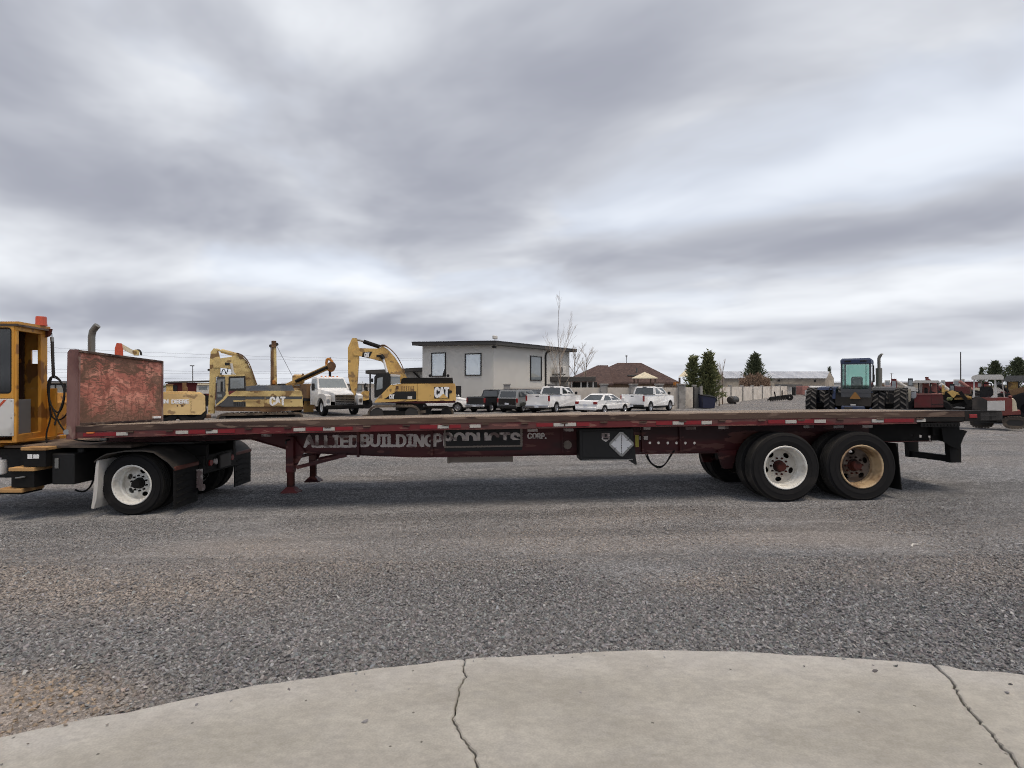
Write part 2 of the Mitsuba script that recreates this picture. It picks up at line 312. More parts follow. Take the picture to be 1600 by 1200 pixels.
def headboard(p, n, uv):
    wy, wz = fbm(p.y * 5, p.z * 5, 2.0, 3) - .5, fbm(p.y * 5 + 8, p.z * 5, 6.0, 3) - .5
    y, z = p.y + .16 * wy, p.z + .10 * wz
    a = fbm(y * 4, z * 7, 1.0, 5); b = fbm(y * 13, z * 52, 3.0, 5); w = fbm(y * 1.5 + 5, z * 2.3, 8.0, 4); v = fbm(y * 30, z * 3.5, 4.0, 4); f = fbm(y * 40, z * 60, 7.0, 3)
    c = mix(lin(214, 150, 132), lin(180, 116, 102), smoothstep(.36, .62, a))
    c = mix(c, lin(112, 80, 70), .55 * smoothstep(.50, .58, b + .12 * (f - .5)))
    c = mix(c, lin(126, 78, 68), .6 * smoothstep(.56, .66, v))
    blot = smoothstep(.52, .68, w + .3 * (b - .5)) + smoothstep(.34, .0, p.z - 1.22 + .5 * (a - .5)) * .9
    return mix(c, lin(98, 84, 70), .75 * dr.clip(blot * (.6 + .8 * f), 0, 1))
mat('mat_headboard', headboard, .85, spec=.2)
worn('mat_post', lin(122, 92, 88), lin(98, 66, 64), 3.0, .4, .7, .75, (1, 1, .4), c=lin(132, 110, 102))
mat('mat_black', lin(12, 12, 13), .55)
worn('mat_black_dusty', lin(15, 14, 14), lin(32, 29, 28), 2.2, .48, .75, .7, spec=.3)
mat('mat_rubber', lin(22, 22, 23), .75, spec=.3)
worn('mat_tread', lin(52, 51, 50), lin(72, 69, 66), 3.0, .45, .7, .9, spec=.2)
worn('mat_tyre', lin(24, 24, 26), lin(40, 38, 37), 3.0, .5, .8, .8, spec=.25)
worn('mat_rim_white', lin(216, 216, 212), lin(186, 182, 174), 4.0, .50, .72, .5)
worn('mat_rim_grey', lin(186, 182, 174), lin(150, 142, 132), 5.0, .48, .72, .55)
worn('mat_rim_tan', lin(178, 156, 124), lin(122, 98, 74), 5.0, .45, .7, .55)
worn('mat_disc_brown', lin(104, 94, 86), lin(66, 54, 46), 6.0, .42, .6, .7)
worn('mat_rust', lin(70, 36, 32), lin(36, 24, 23), 8.0, .4, .65, .85, spec=.2)
mat('mat_steel_dark', lin(58, 56, 55), .5, .4)
mat('mat_steel', lin(150, 150, 148), .35, .8)
mat('mat_tape_white', lin(176, 173, 168), .4)
mat('mat_tape_red', lin(122, 18, 28), .35)
worn('mat_letter', lin(208, 201, 197), lin(122, 106, 104), 6.0, .48, .62, .7)
mat('mat_white', lin(226, 227, 228), .35, coat=.5)
mat('mat_amber', lin(210, 120, 60), .3)
mat('mat_lamp_red', lin(130, 20, 22), .25, coat=.8)
mat('mat_box_grey', lin(138, 128, 120), .7)
mat('mat_yellow_tape', lin(190, 180, 70), .5)

# ---------------------------------------------------------------- wheels shared by trailer and yard truck
def tyre_mesh(R, W, rb, n=56, grooves=4, y0=0.0):
    h = W / 2; pr = [(rb, -h * .72), (rb + .012, -h * .86), (rb + .35 * (R - rb), -h * 1.0), (rb + .40 * (R - rb), -h * 1.0), (rb + .42 * (R - rb), -h * 1.03), (rb + .46 * (R - rb), -h * 1.03), (rb + .48 * (R - rb), -h * 1.0), (R - .22 * (R - rb), -h * .99), (R - .20 * (R - rb), -h * 1.02), (R - .17 * (R - rb), -h * 1.01), (R - .15 * (R - rb), -h * .975), (R - .030, -h * .90), (R - .008, -h * .80)]
    e = np.linspace(-h * .74, h * .74, grooves + 2)
    for i in range(grooves + 1):
        pr += [(R, e[i] + .010), (R, e[i + 1] - .010)]
        if i < grooves: pr += [(R - .014, e[i + 1] - .006), (R - .014, e[i + 1] + .006)]
    pr += [(r, -a) for r, a in pr[12::-1]]
    m = lathe([(r, a + h + y0) for r, a in pr], n)
    return m
def add_wheel(parent, M, R, W, rr, rimmat, discmat, hubmat, dish=.15, holes=5, deep=True, turn=0.0, studs=10, n=56):
    """outer face at local y = 0, wheel turned about the y axis; M places it in the thing's own frame"""
    w = numbered(parent + '__wheel')
    q = lambda m: mov(m, M)
    full = tyre_mesh(R, W, rr - .012, n); band = np.hypot(full.vertices[:, 0], full.vertices[:, 2])[full.faces].min(1) > R - .022
    part(w, 'tyre', q(full.submesh([np.nonzero(~band)[0]], append=True, repair=False)), 'mat_tyre', 38)
    part(w, 'tread', q(full.submesh([np.nonzero(band)[0]], append=True, repair=False)), 'mat_tread', 38)
    rim = lathe([(rr + .008, W * .10), (rr + .012, W * .02), (rr + .002, W * -.01), (rr - .014, W * .02), (rr - .022, W * .10), (rr - .030, dish * .62), (rr - .050, dish * .72), (rr - .052, dish + .012), (rr - .01, W * .9), (rr + .006, W * .9)], n)
    part(w, 'rim', q(rim), rimmat, 40)
    disc = Point(0, 0).buffer(rr - .046, 24)
    for i in range(holes):
        a = turn + i * 2 * math.pi / holes
        disc = disc.difference(mov2(Point(0, 0).buffer(1, 12), .050, .036, a, (rr - .046) * .74))
    part(w, 'disc', q(cat(extr(disc, .012, 'xz', dish), lathe([(rr * .52, dish + .002), (rr * .50, dish - .014), (rr * .30, dish - .016), (rr * .30, dish + .01)], 32))), discmat, 30)
    hb = [lathe([(.001, dish - .12), (rr * .20, dish - .12), (rr * .225, dish - .105), (rr * .235, dish - .04), (rr * .28, dish - .03), (rr * .28, dish)], 24)]
    part(w, 'hub', q(cat(hb)), hubmat, 30)
    nuts = [lathe([(.001, dish - .048), (.013, dish - .048), (.016, dish - .014)], 6) for i in range(studs)]
    for i, m in enumerate(nuts):
        a = turn + .3 + i * 2 * math.pi / studs; m.apply_translation([rr * .40 * math.cos(a), 0, rr * .40 * math.sin(a)])
    part(w, 'lug_nuts', q(cat(nuts)), hubmat, kind='stuff')
    return w
def mov2(g, sx, sy, a, r):
    from shapely import affinity
    return affinity.translate(affinity.rotate(affinity.scale(g, sx, sy), math.degrees(a) + 90, origin=(0, 0)), r * math.cos(a), r * math.sin(a))

# ---------------------------------------------------------------- the flatbed trailer; u along the deck, v away from the camera, w up from the deck
O = np.array([-6.79, 8.05, 1.17]); UX = np.array([1, 0, .0168]); UX /= np.linalg.norm(UX); VX = np.array([0, 1, -.033]); VX /= np.linalg.norm(VX)
TM = np.eye(4); TM[:3, 0], TM[:3, 1], TM[:3, 2], TM[:3, 3] = UX, VX, np.cross(UX, VX), O
TL, TW = 14.22, 2.32
def camber(u): return .035 * (1 - ((np.asarray(u, float) - 6.9) / 6.9) ** 2)
def cam(m):
    m = m.copy(); v = m.vertices.copy(); v[:, 2] += camber(np.clip(v[:, 0], 0, 13.8)); m.vertices = v; return m
def long(u0, u1, v0, v1, w0, w1, n=14):
    """a bar along the deck that follows its camber"""
    us = np.linspace(u0, u1, n)
    return cam(trimesh.Trimesh(np.array([[u, v, w] for u in us for v, w in ((v0, w0), (v1, w0), (v1, w1), (v0, w1))]),
        [f for i in range(n - 1) for k in range(4) for f in ([i * 4 + k, (i + 1) * 4 + k, (i + 1) * 4 + (k + 1) % 4], [i * 4 + k, (i + 1) * 4 + (k + 1) % 4, i * 4 + (k + 1) % 4])]
        + [[0, 1, 2], [0, 2, 3], [4 * n - 4, 4 * n - 2, 4 * n - 3], [4 * n - 4, 4 * n - 1, 4 * n - 2]], process=False))
def tu(px, v=0.0): return (px - CX) / F * (O[1] + v) - O[0]
def tw(px, py, v=0.0):
    Y = O[1] + v; z = EYE - (py - CY) / F * Y; u = tu(px, v)
    return float(z - O[2] - .0168 * u + .033 * v)
tl = thing('flatbed_trailer', 'long empty red flatbed semi trailer with white lettering along its frame', 'trailer', TM)
pw = TW / 15
for i in range(15):
    a, b = .07 + i * (TW - .14) / 15, .07 + (i + 1) * (TW - .14) / 15
    part(tl, 'plank', long(.06, tu(1507), a + .004, b - .004, -.045, .0 + (.003 if i % 3 else 0)), 'mat_deck_wood' if i in (0, 1, 4, 6) else 'mat_deck_wood_pale')
for v0, v1, vo in ((0, .07, 0), (TW - .07, TW, 1)):
    part(tl, 'deck_edge', long(.02, tu(1507), v0, v1, -.085, .006), 'mat_rail_brown')
    part(tl, 'side_rail', cat(long(.02, tu(1432), v0 + (.008 if not vo else 0), v1 - (.008 if vo else 0), -.185, -.087), long(.02, tu(1432), v0 - (0 if vo else .004), v1 + (.004 if vo else 0), -.187, -.178)), 'mat_rail_red')
    part(tl, 'rear_rail', cat(long(tu(1432) + .003, tu(1507), v0 + .004, v1 - .004, -.155, -.087, 4), long(tu(1507) + .003, TL, v0, v1, -.155, .004, 3)), 'mat_black_dusty')
part(tl, 'rear_deck_plate', bx(tu(1507) + .003, TL - .005, .075, TW - .075, -.05, .0), 'mat_black_dusty')
part(tl, 'rear_sill', bx(TL - .004, TL + .08, 0, TW, -.17, .0, .006), 'mat_black_dusty')
for px0, px1 in ((182, 200), (275, 294), (322, 340), (459, 477), (505, 523), (684, 701), (734, 751), (865, 881), (883, 900), (1051, 1068), (1096, 1112), (1227, 1244), (1272, 1290), (1362, 1380), (1432, 1446)):
    part(tl, 'white_reflective_tape', long(tu(px0), tu(px1), -.004 if px0 < 1430 else 0, .012, -.160, -.110, 2), 'mat_tape_white')
for px0, px1 in ((130, 182), (295, 321), (341, 367), (478, 504), (524, 551), (656, 683), (702, 720), (838, 864), (901, 921), (1025, 1050), (1069, 1095), (1200, 1226), (1245, 1271), (1381, 1427)):
    part(tl, 'red_reflective_tape', long(tu(px0), tu(px1), -.003, .012, -.162, -.108, 2), 'mat_tape_red')
for i in range(22):
    u = .33 + i * .605
    if u < 13.1:
        p = long(u - .055, u + .055, -.016, .01, -.116, -.096, 2)
        part(tl, 'stake_pocket', cat(p, cam(bx(u - .035, u + .035, -.010, .01, -.124, -.118, .002))), 'mat_amber' if i == 0 else 'mat_rail_brown')
bu = [(0, -.17), (0, -.30), (2.45, -.30), (3.2, -.53), (4.2, -.60), (5.2, -.655), (11.2, -.655), (12.6, -.51), (13.75, -.50), (13.75, -.17)]
def web(far):
    g = Polygon(bu)
    for px in (1014.5, 1028, 1042.5, 1056, 1070, 1084):
        if not far: g = g.difference(Point(tu(px, .73), tw(px, 692, .73) - .03).buffer(.022, 6))
    for px in (1424, 1437, 1451, 1463):
        if not far: g = g.difference(sbox(tu(px, .73) - .022, -.45, tu(px, .73) + .022, -.385))
    if far: g = g.difference(sbox(8.6, -.62, 10.45, -.24)).difference(sbox(12.8, -.47, 13.7, -.24))
    return g
for v, far in ((.73, 0), (1.58, 1)):
    ms = []
    for a, b in ((0, 3.4), (3.4, 6.8), (6.8, 9.6), (9.6, 12.75), (12.75, 13.75)):
        ms.append((extr(web(far).intersection(sbox(a, -1, b, 0)), .010, 'xz', v), b))
    part(tl, 'frame_beam', [cam(m) for m, b in ms if b < 13], 'mat_trailer_red')
    part(tl, 'beam_end', cam(ms[-1][0]), 'mat_black_dusty')
    fl = [(u, w) for u, w in bu[1:-1]]
    part(tl, 'beam_flange', [cam(hull([[a[0], y, a[1] + z] for y in (v - .055, v + .065) for z in (-.012, 0.002)] + [[b[0], y, b[1] + z] for y in (v - .055, v + .065) for z in (-.012, 0.002)])) for a, b in zip(fl, fl[1:])], 'mat_trailer_red')
for i in range(40):
    u = .45 + i * .35
    if u < 13.9: part(tl, 'cross_member', cam(cat(bx(u, u + .006, .075, TW - .075, -.165, -.048), bx(u - .03, u + .03, .075, TW - .075, -.170, -.163))), 'mat_trailer_red')
V0 = .722
for px in (559.5, 674.5, 878, 1003, 1062):
    part(tl, 'stiffener', cam(bx(tu(px, .7) - .020, tu(px, .7) + .020, .68, .729, -.64, -.172, .004)), 'mat_trailer_red')
def letters(s, x0, x1, ytop, ybot, name='letter', v=.728, h=None, matn='mat_letter'):
    """each letter a part; the word runs from pixel x0 to x1 of the frame's web"""
    w = [text(c, 1.0, .02) for c in s]; adv = [m.bounds[1, 0] - m.bounds[0, 0] + .11 for m in w]; tot = sum(adv) - .11
    u0, u1 = tu(x0, v), tu(x1, v); k = (u1 - u0) / tot; pos = 0
    hh = (ybot - ytop) / F * (O[1] + v)
    for c, m, a in zip(s, w, adv):
        z = tw(x0, ybot, v) + (pos / tot) * (tw(x1, ybot, v) - tw(x0, ybot, v))
        vv = m.vertices.copy(); vv = np.stack([u0 + (vv[:, 0] - m.bounds[0, 0] + pos) * k, v - vv[:, 2] * .12, z + (vv[:, 1] - (m.bounds[0, 1] if c not in 'J' else 0)) * hh / (m.bounds[1, 1] - m.bounds[0, 1] if c != '.' else 1)], 1)
        m = m.copy(); m.vertices = vv; e = .05 * hh
        m = cat([m] + [m.copy().apply_translation([dx * e, -.0004 * (i + 1), dz * e]) for i, (dx, dz) in enumerate(((1, 0), (-1, 0), (0, .5), (0, -.5)))]); part(tl, name, m, matn); pos += a
letters('ALLIED', 475, 561, 680, 699, v=.726)
letters('BUILDING', 564, 679, 678.5, 698, v=.726)
part(tl, 'sign_panel', cam(bx(tu(695, .72), tu(815, .72), .7205, .729, -.58, -.19, .002)), 'mat_black')
letters('P', 677, 691, 677.5, 697.5, v=.726)
letters('RODUCTS', 693, 812, 676, 696.5, v=.719)
letters('CORP.', 824, 853, 676.5, 685.5, v=.726)
zz = tw(755, 693.5, .70)
part(tl, 'sign_strip', bx(tu(696, .71), tu(813, .71), .7105, .7135, zz - .075, zz + .055), 'mat_black')
part(tl, 'sign_frame', cat(bx(tu(693.5, .71), tu(696, .71), .709, .7135, zz - .05, zz + .24), bx(tu(812.5, .71), tu(816, .71), .709, .7135, zz - .05, zz + .24), bx(tu(693.5, .71), tu(816, .71), .7085, .712, zz - .055, zz - .03)), 'mat_box_grey')
for px, py in ((416, 680), (832, 672), (888, 671.5), (1008, 669), (1079, 669), (1130, 668), (1263, 666.5), (1310, 666.5), (1355, 666)):
    u, w = tu(px, .72), tw(px, py, .72); part(tl, 'white_tape_piece', bx(u - .085, u + .085, .7235, .729, w - .025, w + .02), 'mat_letter')
u, w = tu(1005, .72), tw(1005, 684, .72); part(tl, 'white_tape_piece', bx(u - .07, u + .07, .7235, .729, w - .035, w + .03), 'mat_letter')
u, w = tu(994.5, .72), tw(994.5, 689, .72); part(tl, 'yellow_sticker', bx(u - .03, u + .03, .7235, .729, w - .10, w + .10), 'mat_yellow_tape')
u, w = tu(886, .72), tw(886, 695, .72); part(tl, 'round_emblem', lathe([(.001, .722), (.072, .722), (.072, .7285)], 20).apply_translation([u, 0, w]), 'mat_box_grey')
part(tl, 'hanging_locker', [bx(tu(700, .95), tu(800, .95), .95, 1.38, tw(750, 722, .95), -.60, .01), bx(tu(698, .93), tu(702, .93), .93, 1.4, tw(750, 722.8, .95), -.60, .004), bx(tu(797, .94), tu(800.5, .94), .94, 1.4, tw(750, 722.4, .95), -.60, .004)], 'mat_box_grey')
# headboard
hb = 1.185
SK = np.eye(4); SK[0, 1] = -.055      # the headboard stands a little askew
part(tl, 'headboard_panel', mov(bx(-.012, .012, .03, TW - .02, -.02, hb - .03), SK), 'mat_headboard')
part(tl, 'headboard_post', cat(extr(Polygon([(-.035, -.20), (.10, -.20), (.10, hb), (.00, hb), (-.035, hb - .05)]), .05, 'xz', -.012), bx(.088, .112, .0381, .06, 0, hb - .06)), 'mat_post')
part(tl, 'headboard_post', mov(bx(-.035, .03, TW - .04, TW + .002, -.18, hb - .003, .006), SK), 'mat_post')
part(tl, 'headboard_rail', mov(bx(-.036, .05, .040, TW - .042, hb - .035, hb + .004, .006), SK), 'mat_rail_brown')
part(tl, 'headboard_rail', mov(bx(.013, .05, .06, TW - .06, .006, .045, .005), SK), 'mat_rail_brown')
for v in np.linspace(.45, TW - .4, 4): part(tl, 'headboard_stud', mov(bx(-.075, -.0125, v - .03, v + .03, -.1, hb - .06, .004), SK), 'mat_post')
part(tl, 'white_clip', bx(-.10, -.06, TW - .32, TW - .12, .06, .10, .004), 'mat_white')
# landing gear
for v, name in ((.66, 'near'), (1.64, 'far')):
    uc = 3.09 + .03; wg = lambda z: z - O[2] - .0168 * uc + .033 * v
    lg = numbered(tl + '__landing_leg')
    part(lg, 'outer_tube', bx(uc - .062, uc + .062, v - .062, v + .062, wg(.36), -.25, .008), 'mat_trailer_red')
    part(lg, 'inner_tube', bx(uc - .048, uc + .048, v - .048, v + .048, wg(.10), wg(.36), .006), 'mat_rust')
    part(lg, 'foot', hull([[uc + a, v + b, wg(.03)] for a in (-.13, .14) for b in (-.11, .11)] + [[uc + a, v + b, wg(.045)] for a in (-.13, .14) for b in (-.11, .11)] + [[uc + a, v + b, wg(.13)] for a in (-.05, .05) for b in (-.05, .05)]), 'mat_trailer_red')
    part(lg, 'gusset', extr([(uc + .058, -.3), (uc + .22, -.5), (uc + .12, wg(.52)), (uc + .058, wg(.40))], .008, 'xz', v + .02), 'mat_trailer_red')
    part(lg, 'brace', bar([uc + .10, v - .01, wg(.44)], [uc + .92, v - .01, -.57], .045, .06), 'mat_trailer_red')
part(tl, 'landing_cross_tube', tube([[3.12, .66, -.62], [3.12, 1.64, -.62]], .03, 10), 'mat_trailer_red')
part(tl, 'landing_crank', tube([[3.12, .70, -.30], [3.12, .50, -.30], [3.12, .47, -.32], [3.12, .47, -.36]], .014, 8), 'mat_black')
# tool box
tb = .32; x0, x1 = tu(904.5, tb), tu(990, tb); z0, z1 = tw(945, 718.5, tb), tw(945, 669, tb)
bk = part(tl, 'tool_box', [bx(x0, x1, tb, .70, z0, z1, .012)], 'mat_black')
part(bk, 'door', bx(x0 + .05, x1 - .16, tb - .012, tb + .002, z0 + .04, z1 - .04, .005), 'mat_black')
part(bk, 'lip', bx(x0 + .03, x1 - .03, tb - .022, tb - .001, z0 - .006, z0 + .012, .003), 'mat_steel')
part(bk, 'bracket', extr([(x1 - .14, z0 + .02), (x1 + .005, z0 + .20), (x1 + .02, z0 + .02), (x1 + .035, z0 - .07), (x1 + .012, z0 - .085)], .012, 'xz', tb - .008), 'mat_black')
cu, cw = tu(969.5, tb), tw(969.5, 693.5, tb); r = .192
part(bk, 'placard_holder', extr([(cu + r * a, cw + r * b) for a, b in ((0, 1), (.12, 1), (1, .1), (1, -.1), (.1, -1), (-.1, -1), (-1, -.1), (-1, .1), (-.12, 1))], .006, 'xz', tb - .030), 'mat_steel')
part(bk, 'placard', extr([(cu + .165 * a, cw + .165 * b) for a, b in ((0, 1), (1, 0), (0, -1), (-1, 0))], .004, 'xz', tb - .036), 'mat_white')
part(bk, 'placard_clips', [bar([cu + .13 * a, tb - .038, cw + .06 * b + .03 * b], [cu + .085 * a, tb - .038, cw + .05 * b], .012, .006) for a in (-1, 1) for b in (-1, 1)] + [bar([cu, tb - .0385, cw + .165], [cu, tb - .0385, cw - .165], .008, .004)], 'mat_steel_dark')
cu, cw = tu(945.5, tb), tw(945.5, 683, tb)
part(bk, 'shield_sticker', extr([(cu - .062, cw + .065), (cu + .062, cw + .065), (cu + .062, cw - .03), (cu, cw - .075), (cu - .062, cw - .03)], .003, 'xz', tb - .016), 'mat_letter')
part(bk, 'sticker_mark', cat(bx(cu - .016, cu + .016, tb - .019, tb - .0165, cw + .005, cw + .05), bx(cu - .042, cu + .042, tb - .019, tb - .0165, cw - .035, cw - .01)), 'mat_black')
# hoses
P = lambda px, py, v: [tu(px, v), v, tw(px, py, v)]
for k, dz in ((0, 0), (1, .035)):
    pth = [P(1007 + k * 2, 701, .8), P(1009 + k * 2, 714, .78), P(1017, 725 - k, .74), P(1028, 730.5 - 2 * k, .72), P(1038, 724, .7), P(1046 - k, 713, .7), P(1054, 703 - k, .75), P(1066, 702, .8), P(1090, 704, .85)]
    from scipy.interpolate import CubicSpline
    t = np.linspace(0, 1, len(pth)); part(tl, 'air_hose', tube(CubicSpline(t, np.array(pth))(np.linspace(0, 1, 40)), .011, 8), 'mat_rubber', True)
part(tl, 'brake_rod', bar(P(1057, 707, .8), P(1112, 706, .8), .05, .035), 'mat_black')
# running gear
for i, px in enumerate((1225.6, 1344.8)):
    uc = tu(px); wc = tw(px, 730.5 if i == 0 else 729); RT = .532
    A = tr(uc, .01, wc)
    add_wheel(tl, A, RT, .27, .322, 'mat_rim_white' if i == 0 else 'mat_rim_tan', 'mat_rim_grey' if i == 0 else 'mat_disc_brown', 'mat_rust', dish=.225, turn=.9 if i == 0 else .35)
    add_wheel(tl, tr(uc, .35, wc), RT, .27, .322, 'mat_disc_brown', 'mat_black_dusty', 'mat_rust', dish=.05, studs=2, n=40)
    flip = np.diag([1, -1, 1, 1.0])
    add_wheel(tl, tr(uc, TW - .01, wc) @ flip, RT, .27, .322, 'mat_rim_white', 'mat_rim_grey', 'mat_rust', dish=.17, n=40)
    add_wheel(tl, tr(uc, TW - .35, wc) @ flip, RT, .27, .322, 'mat_disc_brown', 'mat_black_dusty', 'mat_rust', dish=.05, studs=2, n=40)
    part(tl, 'axle', [tube([[uc, .3, wc], [uc, TW - .3, wc]], .065, 14), tube([[uc - .06, .66, wc], [uc - .06, .60, wc]], .2, 18), tube([[uc - .06, TW - .66, wc], [uc - .06, TW - .60, wc]], .2, 18)], 'mat_black_dusty')
    for v in (.70, 1.62):
        part(tl, 'leaf_spring', [bx(uc - .5 + k * .07, uc + .5 - k * .07, v - .035, v + .035, wc + .085 + k * -.0 + .016 * k, wc + .099 + .016 * k) for k in range(5)], 'mat_black_dusty')
for u in (tu(1225.6) - .62, (tu(1225.6) + tu(1344.8)) / 2, tu(1344.8) + .6):
    for v in (.70, 1.62): part(tl, 'spring_hanger', extr([(u - .16, -.6), (u + .16, -.6), (u + .07, -.90), (u - .07, -.90)], .09, 'xz', v - .045), 'mat_trailer_red')
for v in (.9, 1.42):
    part(tl, 'radius_rod', bar([tu(1225.6) - .6, v, -.82], [tu(1225.6), v, -.80], .05, .05), 'mat_rust')
part(tl, 'air_tank', lathe([(.001, -.35), (.09, -.34), (.12, -.28), (.12, .28), (.09, .34), (.001, .35)], 20, 'x').apply_translation([tu(1150, 1.1), 1.15, -.72]), 'mat_black_dusty', 40)
for v0 in (.04, TW - .64):
    u = tu(1399, .05); part(tl, 'mud_flap', hull([[u, v0, -.52], [u + .012, v0, -.52], [u, v0 + .6, -.52], [u + .012, v0 + .6, -.52], [u + .035, v0, -1.19], [u + .047, v0, -1.19], [u + .035, v0 + .6, -1.19], [u + .047, v0 + .6, -1.19]]), 'mat_rubber')
    part(tl, 'flap_bracket', bar([u, v0, -.50], [u, v0 + .62, -.50], .03, .05), 'mat_black')
# tail
ug = tu(1486, .73)
gd = numbered(tl + '__rear_guard')
for v in (.73, 1.64): part(gd, 'post', hull([[ug - .10, v - .05, -.38], [ug + .10, v - .05, -.38], [ug - .10, v + .05, -.38], [ug + .10, v + .05, -.38], [ug - .085, v - .05, tw(1486, 722, .73)], [ug + .09, v - .05, tw(1486, 722, .73)], [ug - .085, v + .05, tw(1486, 722, .73)], [ug + .09, v + .05, tw(1486, 722, .73)]]), 'mat_black_dusty')
zb = tw(1486, 722, .73); part(gd, 'bar', bx(ug - .06, ug + .03, .70, 1.70, zb + .004, zb + .11, .006), 'mat_black_dusty')
part(gd, 'corner_gusset', extr([(13.6, -.46), (ug - .0, -.46), (ug - .09, -.60), (ug - .14, -.52)], .01, 'xz', .71), 'mat_black_dusty')
hn = [(1470, 669), (1500, 671), (1510, 673), (1504, 683), (1499, 694), (1497, 703), (1483, 697), (1472, 689)]
part(tl, 'tail_plate', extr([(tu(a, .6), tw(a, b, .6)) for a, b in hn], .03, 'xz', .6), 'mat_black_dusty')
part(tl, 'tail_plate', extr([(tu(a, .6), tw(a, b, .6)) for a, b in hn], .03, 'xz', 1.7), 'mat_black_dusty')
for v in (.69, 1.57): part(tl, 'tail_beam', bx(13.76, ug + .10, v, v + .033, -.50, -.18, .006), 'mat_black_dusty')
pr = sbox(tu(1438, .4), tw(1438, 667, .4), tu(1499, .4), tw(1438, 661, .4))
for k in range(11): pr = pr.difference(Point(tu(1443 + k * 5.2, .4), tw(1443 + k * 5.2, 664.2, .4)).buffer(.013, 5))
part(tl, 'perforated_rail', extr(pr, .012, 'xz', .4), 'mat_steel_dark')
part(tl, 'rear_frame_end', cam(bx(13.76, TL - .1, .66, 1.70, -.42, -.19, .008)), 'mat_black_dusty')
part(tl, 'side_marker', bx(tu(1514), tu(1526), -.012, .01, -.105, -.045, .005), 'mat_lamp_red')
part(tl, 'tail_light_box', bx(tu(1531), TL + .10, .0, .35, -.150, -.012, .01), 'mat_steel_dark')
for v in (.05, TW - .35): part(tl, 'tail_light', bx(TL + .10, TL + .125, v + .02, v + .26, -.13, -.04, .01), 'mat_lamp_red')
part(tl, 'king_pin_plate', [bx(.3, 1.6, .5, TW - .5, -.33, -.305), cyl([.92, TW / 2, -.45], [.92, TW / 2, -.33], .045)], 'mat_black')
# ---------------------------------------------------------------- the yellow yard truck coupled to the trailer
worn('mat_truck_yellow', lin(202, 146, 58), lin(174, 118, 48), 2.2, .50, .72, .5, (1, 1, .5), c=lin(140, 96, 50))
worn('mat_truck_yellow_inside', lin(150, 96, 30), lin(112, 72, 26), 3.0, .45, .7, .6)
worn('mat_panel_white', lin(206, 206, 204), lin(176, 174, 170), 2.0, .5, .75, .5)
worn('mat_fender', lin(46, 44, 43), lin(72, 66, 61), 2.0, .42, .7, .75)
worn('mat_step_wood', lin(178, 140, 92), lin(130, 98, 64), 5.0, .42, .65, .8, (.4, 2, 2))
worn('mat_platform', lin(110, 96, 84), lin(74, 64, 58), 2.5, .42, .62, .85)
mat('mat_orange', lin(186, 72, 40), .35, coat=.6)
mat('mat_bracket', lin(84, 44, 36), .6)
mat('mat_seat', lin(84, 58, 44), .85)
mat('mat_cloth', lin(170, 160, 158), .9)
mat('mat_grey_panel', lin(112, 112, 112), .6)
mat('mat_glass_dark', lin(16, 19, 22), .08, spec=.6, coat=1)
mat('mat_flap_white', lin(190, 188, 184), .6)
mat('mat_pipe', lin(120, 118, 112), .45, .5)
scene['mat_pane'] = {'type': 'thindielectric', 'int_ior': 1.5}
yt = thing('yard_truck', 'yellow yard truck with an open cab doorway and an orange beacon on its roof', 'truck')
A0, B0 = np.array([-7.60, 8.05]), np.array([-7.79, 8.80]); FX = -9.4
WL = float(np.linalg.norm(B0 - A0)); RW = tr(A0[0], A0[1], 0, math.atan2(*(B0 - A0)[::-1]))
def rw(s0, s1, d0, d1, z0, z1, b=.006): return mov(bx(s0, s1, d0, d1, z0, z1, b), RW)      # s along the rear wall, d into the cab (positive = forward)
cb = part(yt, 'cab', [extr([(FX, 8.05), (A0[0] + .03, 8.05), (B0[0] + .03, B0[1] + .02), (FX, 8.82)], .045, 'xy', 2.735),
    rw(0, WL, .0, .05, 2.64, 2.734), rw(0, .055, .0, .06, .95, 2.64), rw(WL - .17, WL, .0, .05, .95, 2.64), rw(0, WL, .0, .06, .92, 1.04),
    bx(FX, A0[0] - .04, 8.79, 8.82, .95, 1.75), bx(FX, -8.06, 8.791, 8.819, 1.751, 2.73), bx(-7.925, B0[0] - .03, 8.791, 8.819, 1.751, 2.73), bx(-8.059, -7.926, 8.792, 8.818, 2.39, 2.729), bx(-8.059, -7.926, 8.792, 8.818, 1.752, 2.16),
    bx(FX, FX + .03, 8.06, 8.79, .95, 1.55), bx(FX, A0[0] - .05, 8.06, 8.81, .915, .949)], 'mat_truck_yellow')
part(cb, 'roof_gutter', [bar([FX, 8.035, 2.725], [A0[0] + .03, 8.035, 2.725], .03, .035), bar([A0[0] + .04, 8.05, 2.72], [B0[0] + .04, B0[1] + .02, 2.72], .03, .03)], 'mat_platform')
dr_ = numbered(yt + '__side_door')
g = Polygon([(FX + .3, 1.60), (-7.625, 1.60), (-7.625, 2.72), (FX + .3, 2.72)]).difference(sbox(-8.5, 1.735, -7.72, 2.625).buffer(.06).buffer(-.0))
part(dr_, 'door_frame', extr(g, .035, 'xz', 8.03), 'mat_truck_yellow')
part(dr_, 'window', bx(-8.58, -7.67, 8.045, 8.050, 1.69, 2.66), 'mat_glass_dark')
part(dr_, 'window_seal', extr(sbox(-8.5, 1.735, -7.72, 2.625).buffer(.062).difference(sbox(-8.5, 1.735, -7.72, 2.625).buffer(.046)), .02, 'xz', 8.026), 'mat_rubber')
part(dr_, 'lower_panel', bx(FX + .3, -7.63, 8.028, 8.06, 1.02, 1.592, .006), 'mat_panel_white')
part(dr_, 'stripe', extr([(-8.1, 1.22), (-7.80, 1.55), (-7.77, 1.58), (-7.73, 1.58), (-8.1, 1.16)], .004, 'xz', 8.0245), 'mat_orange')
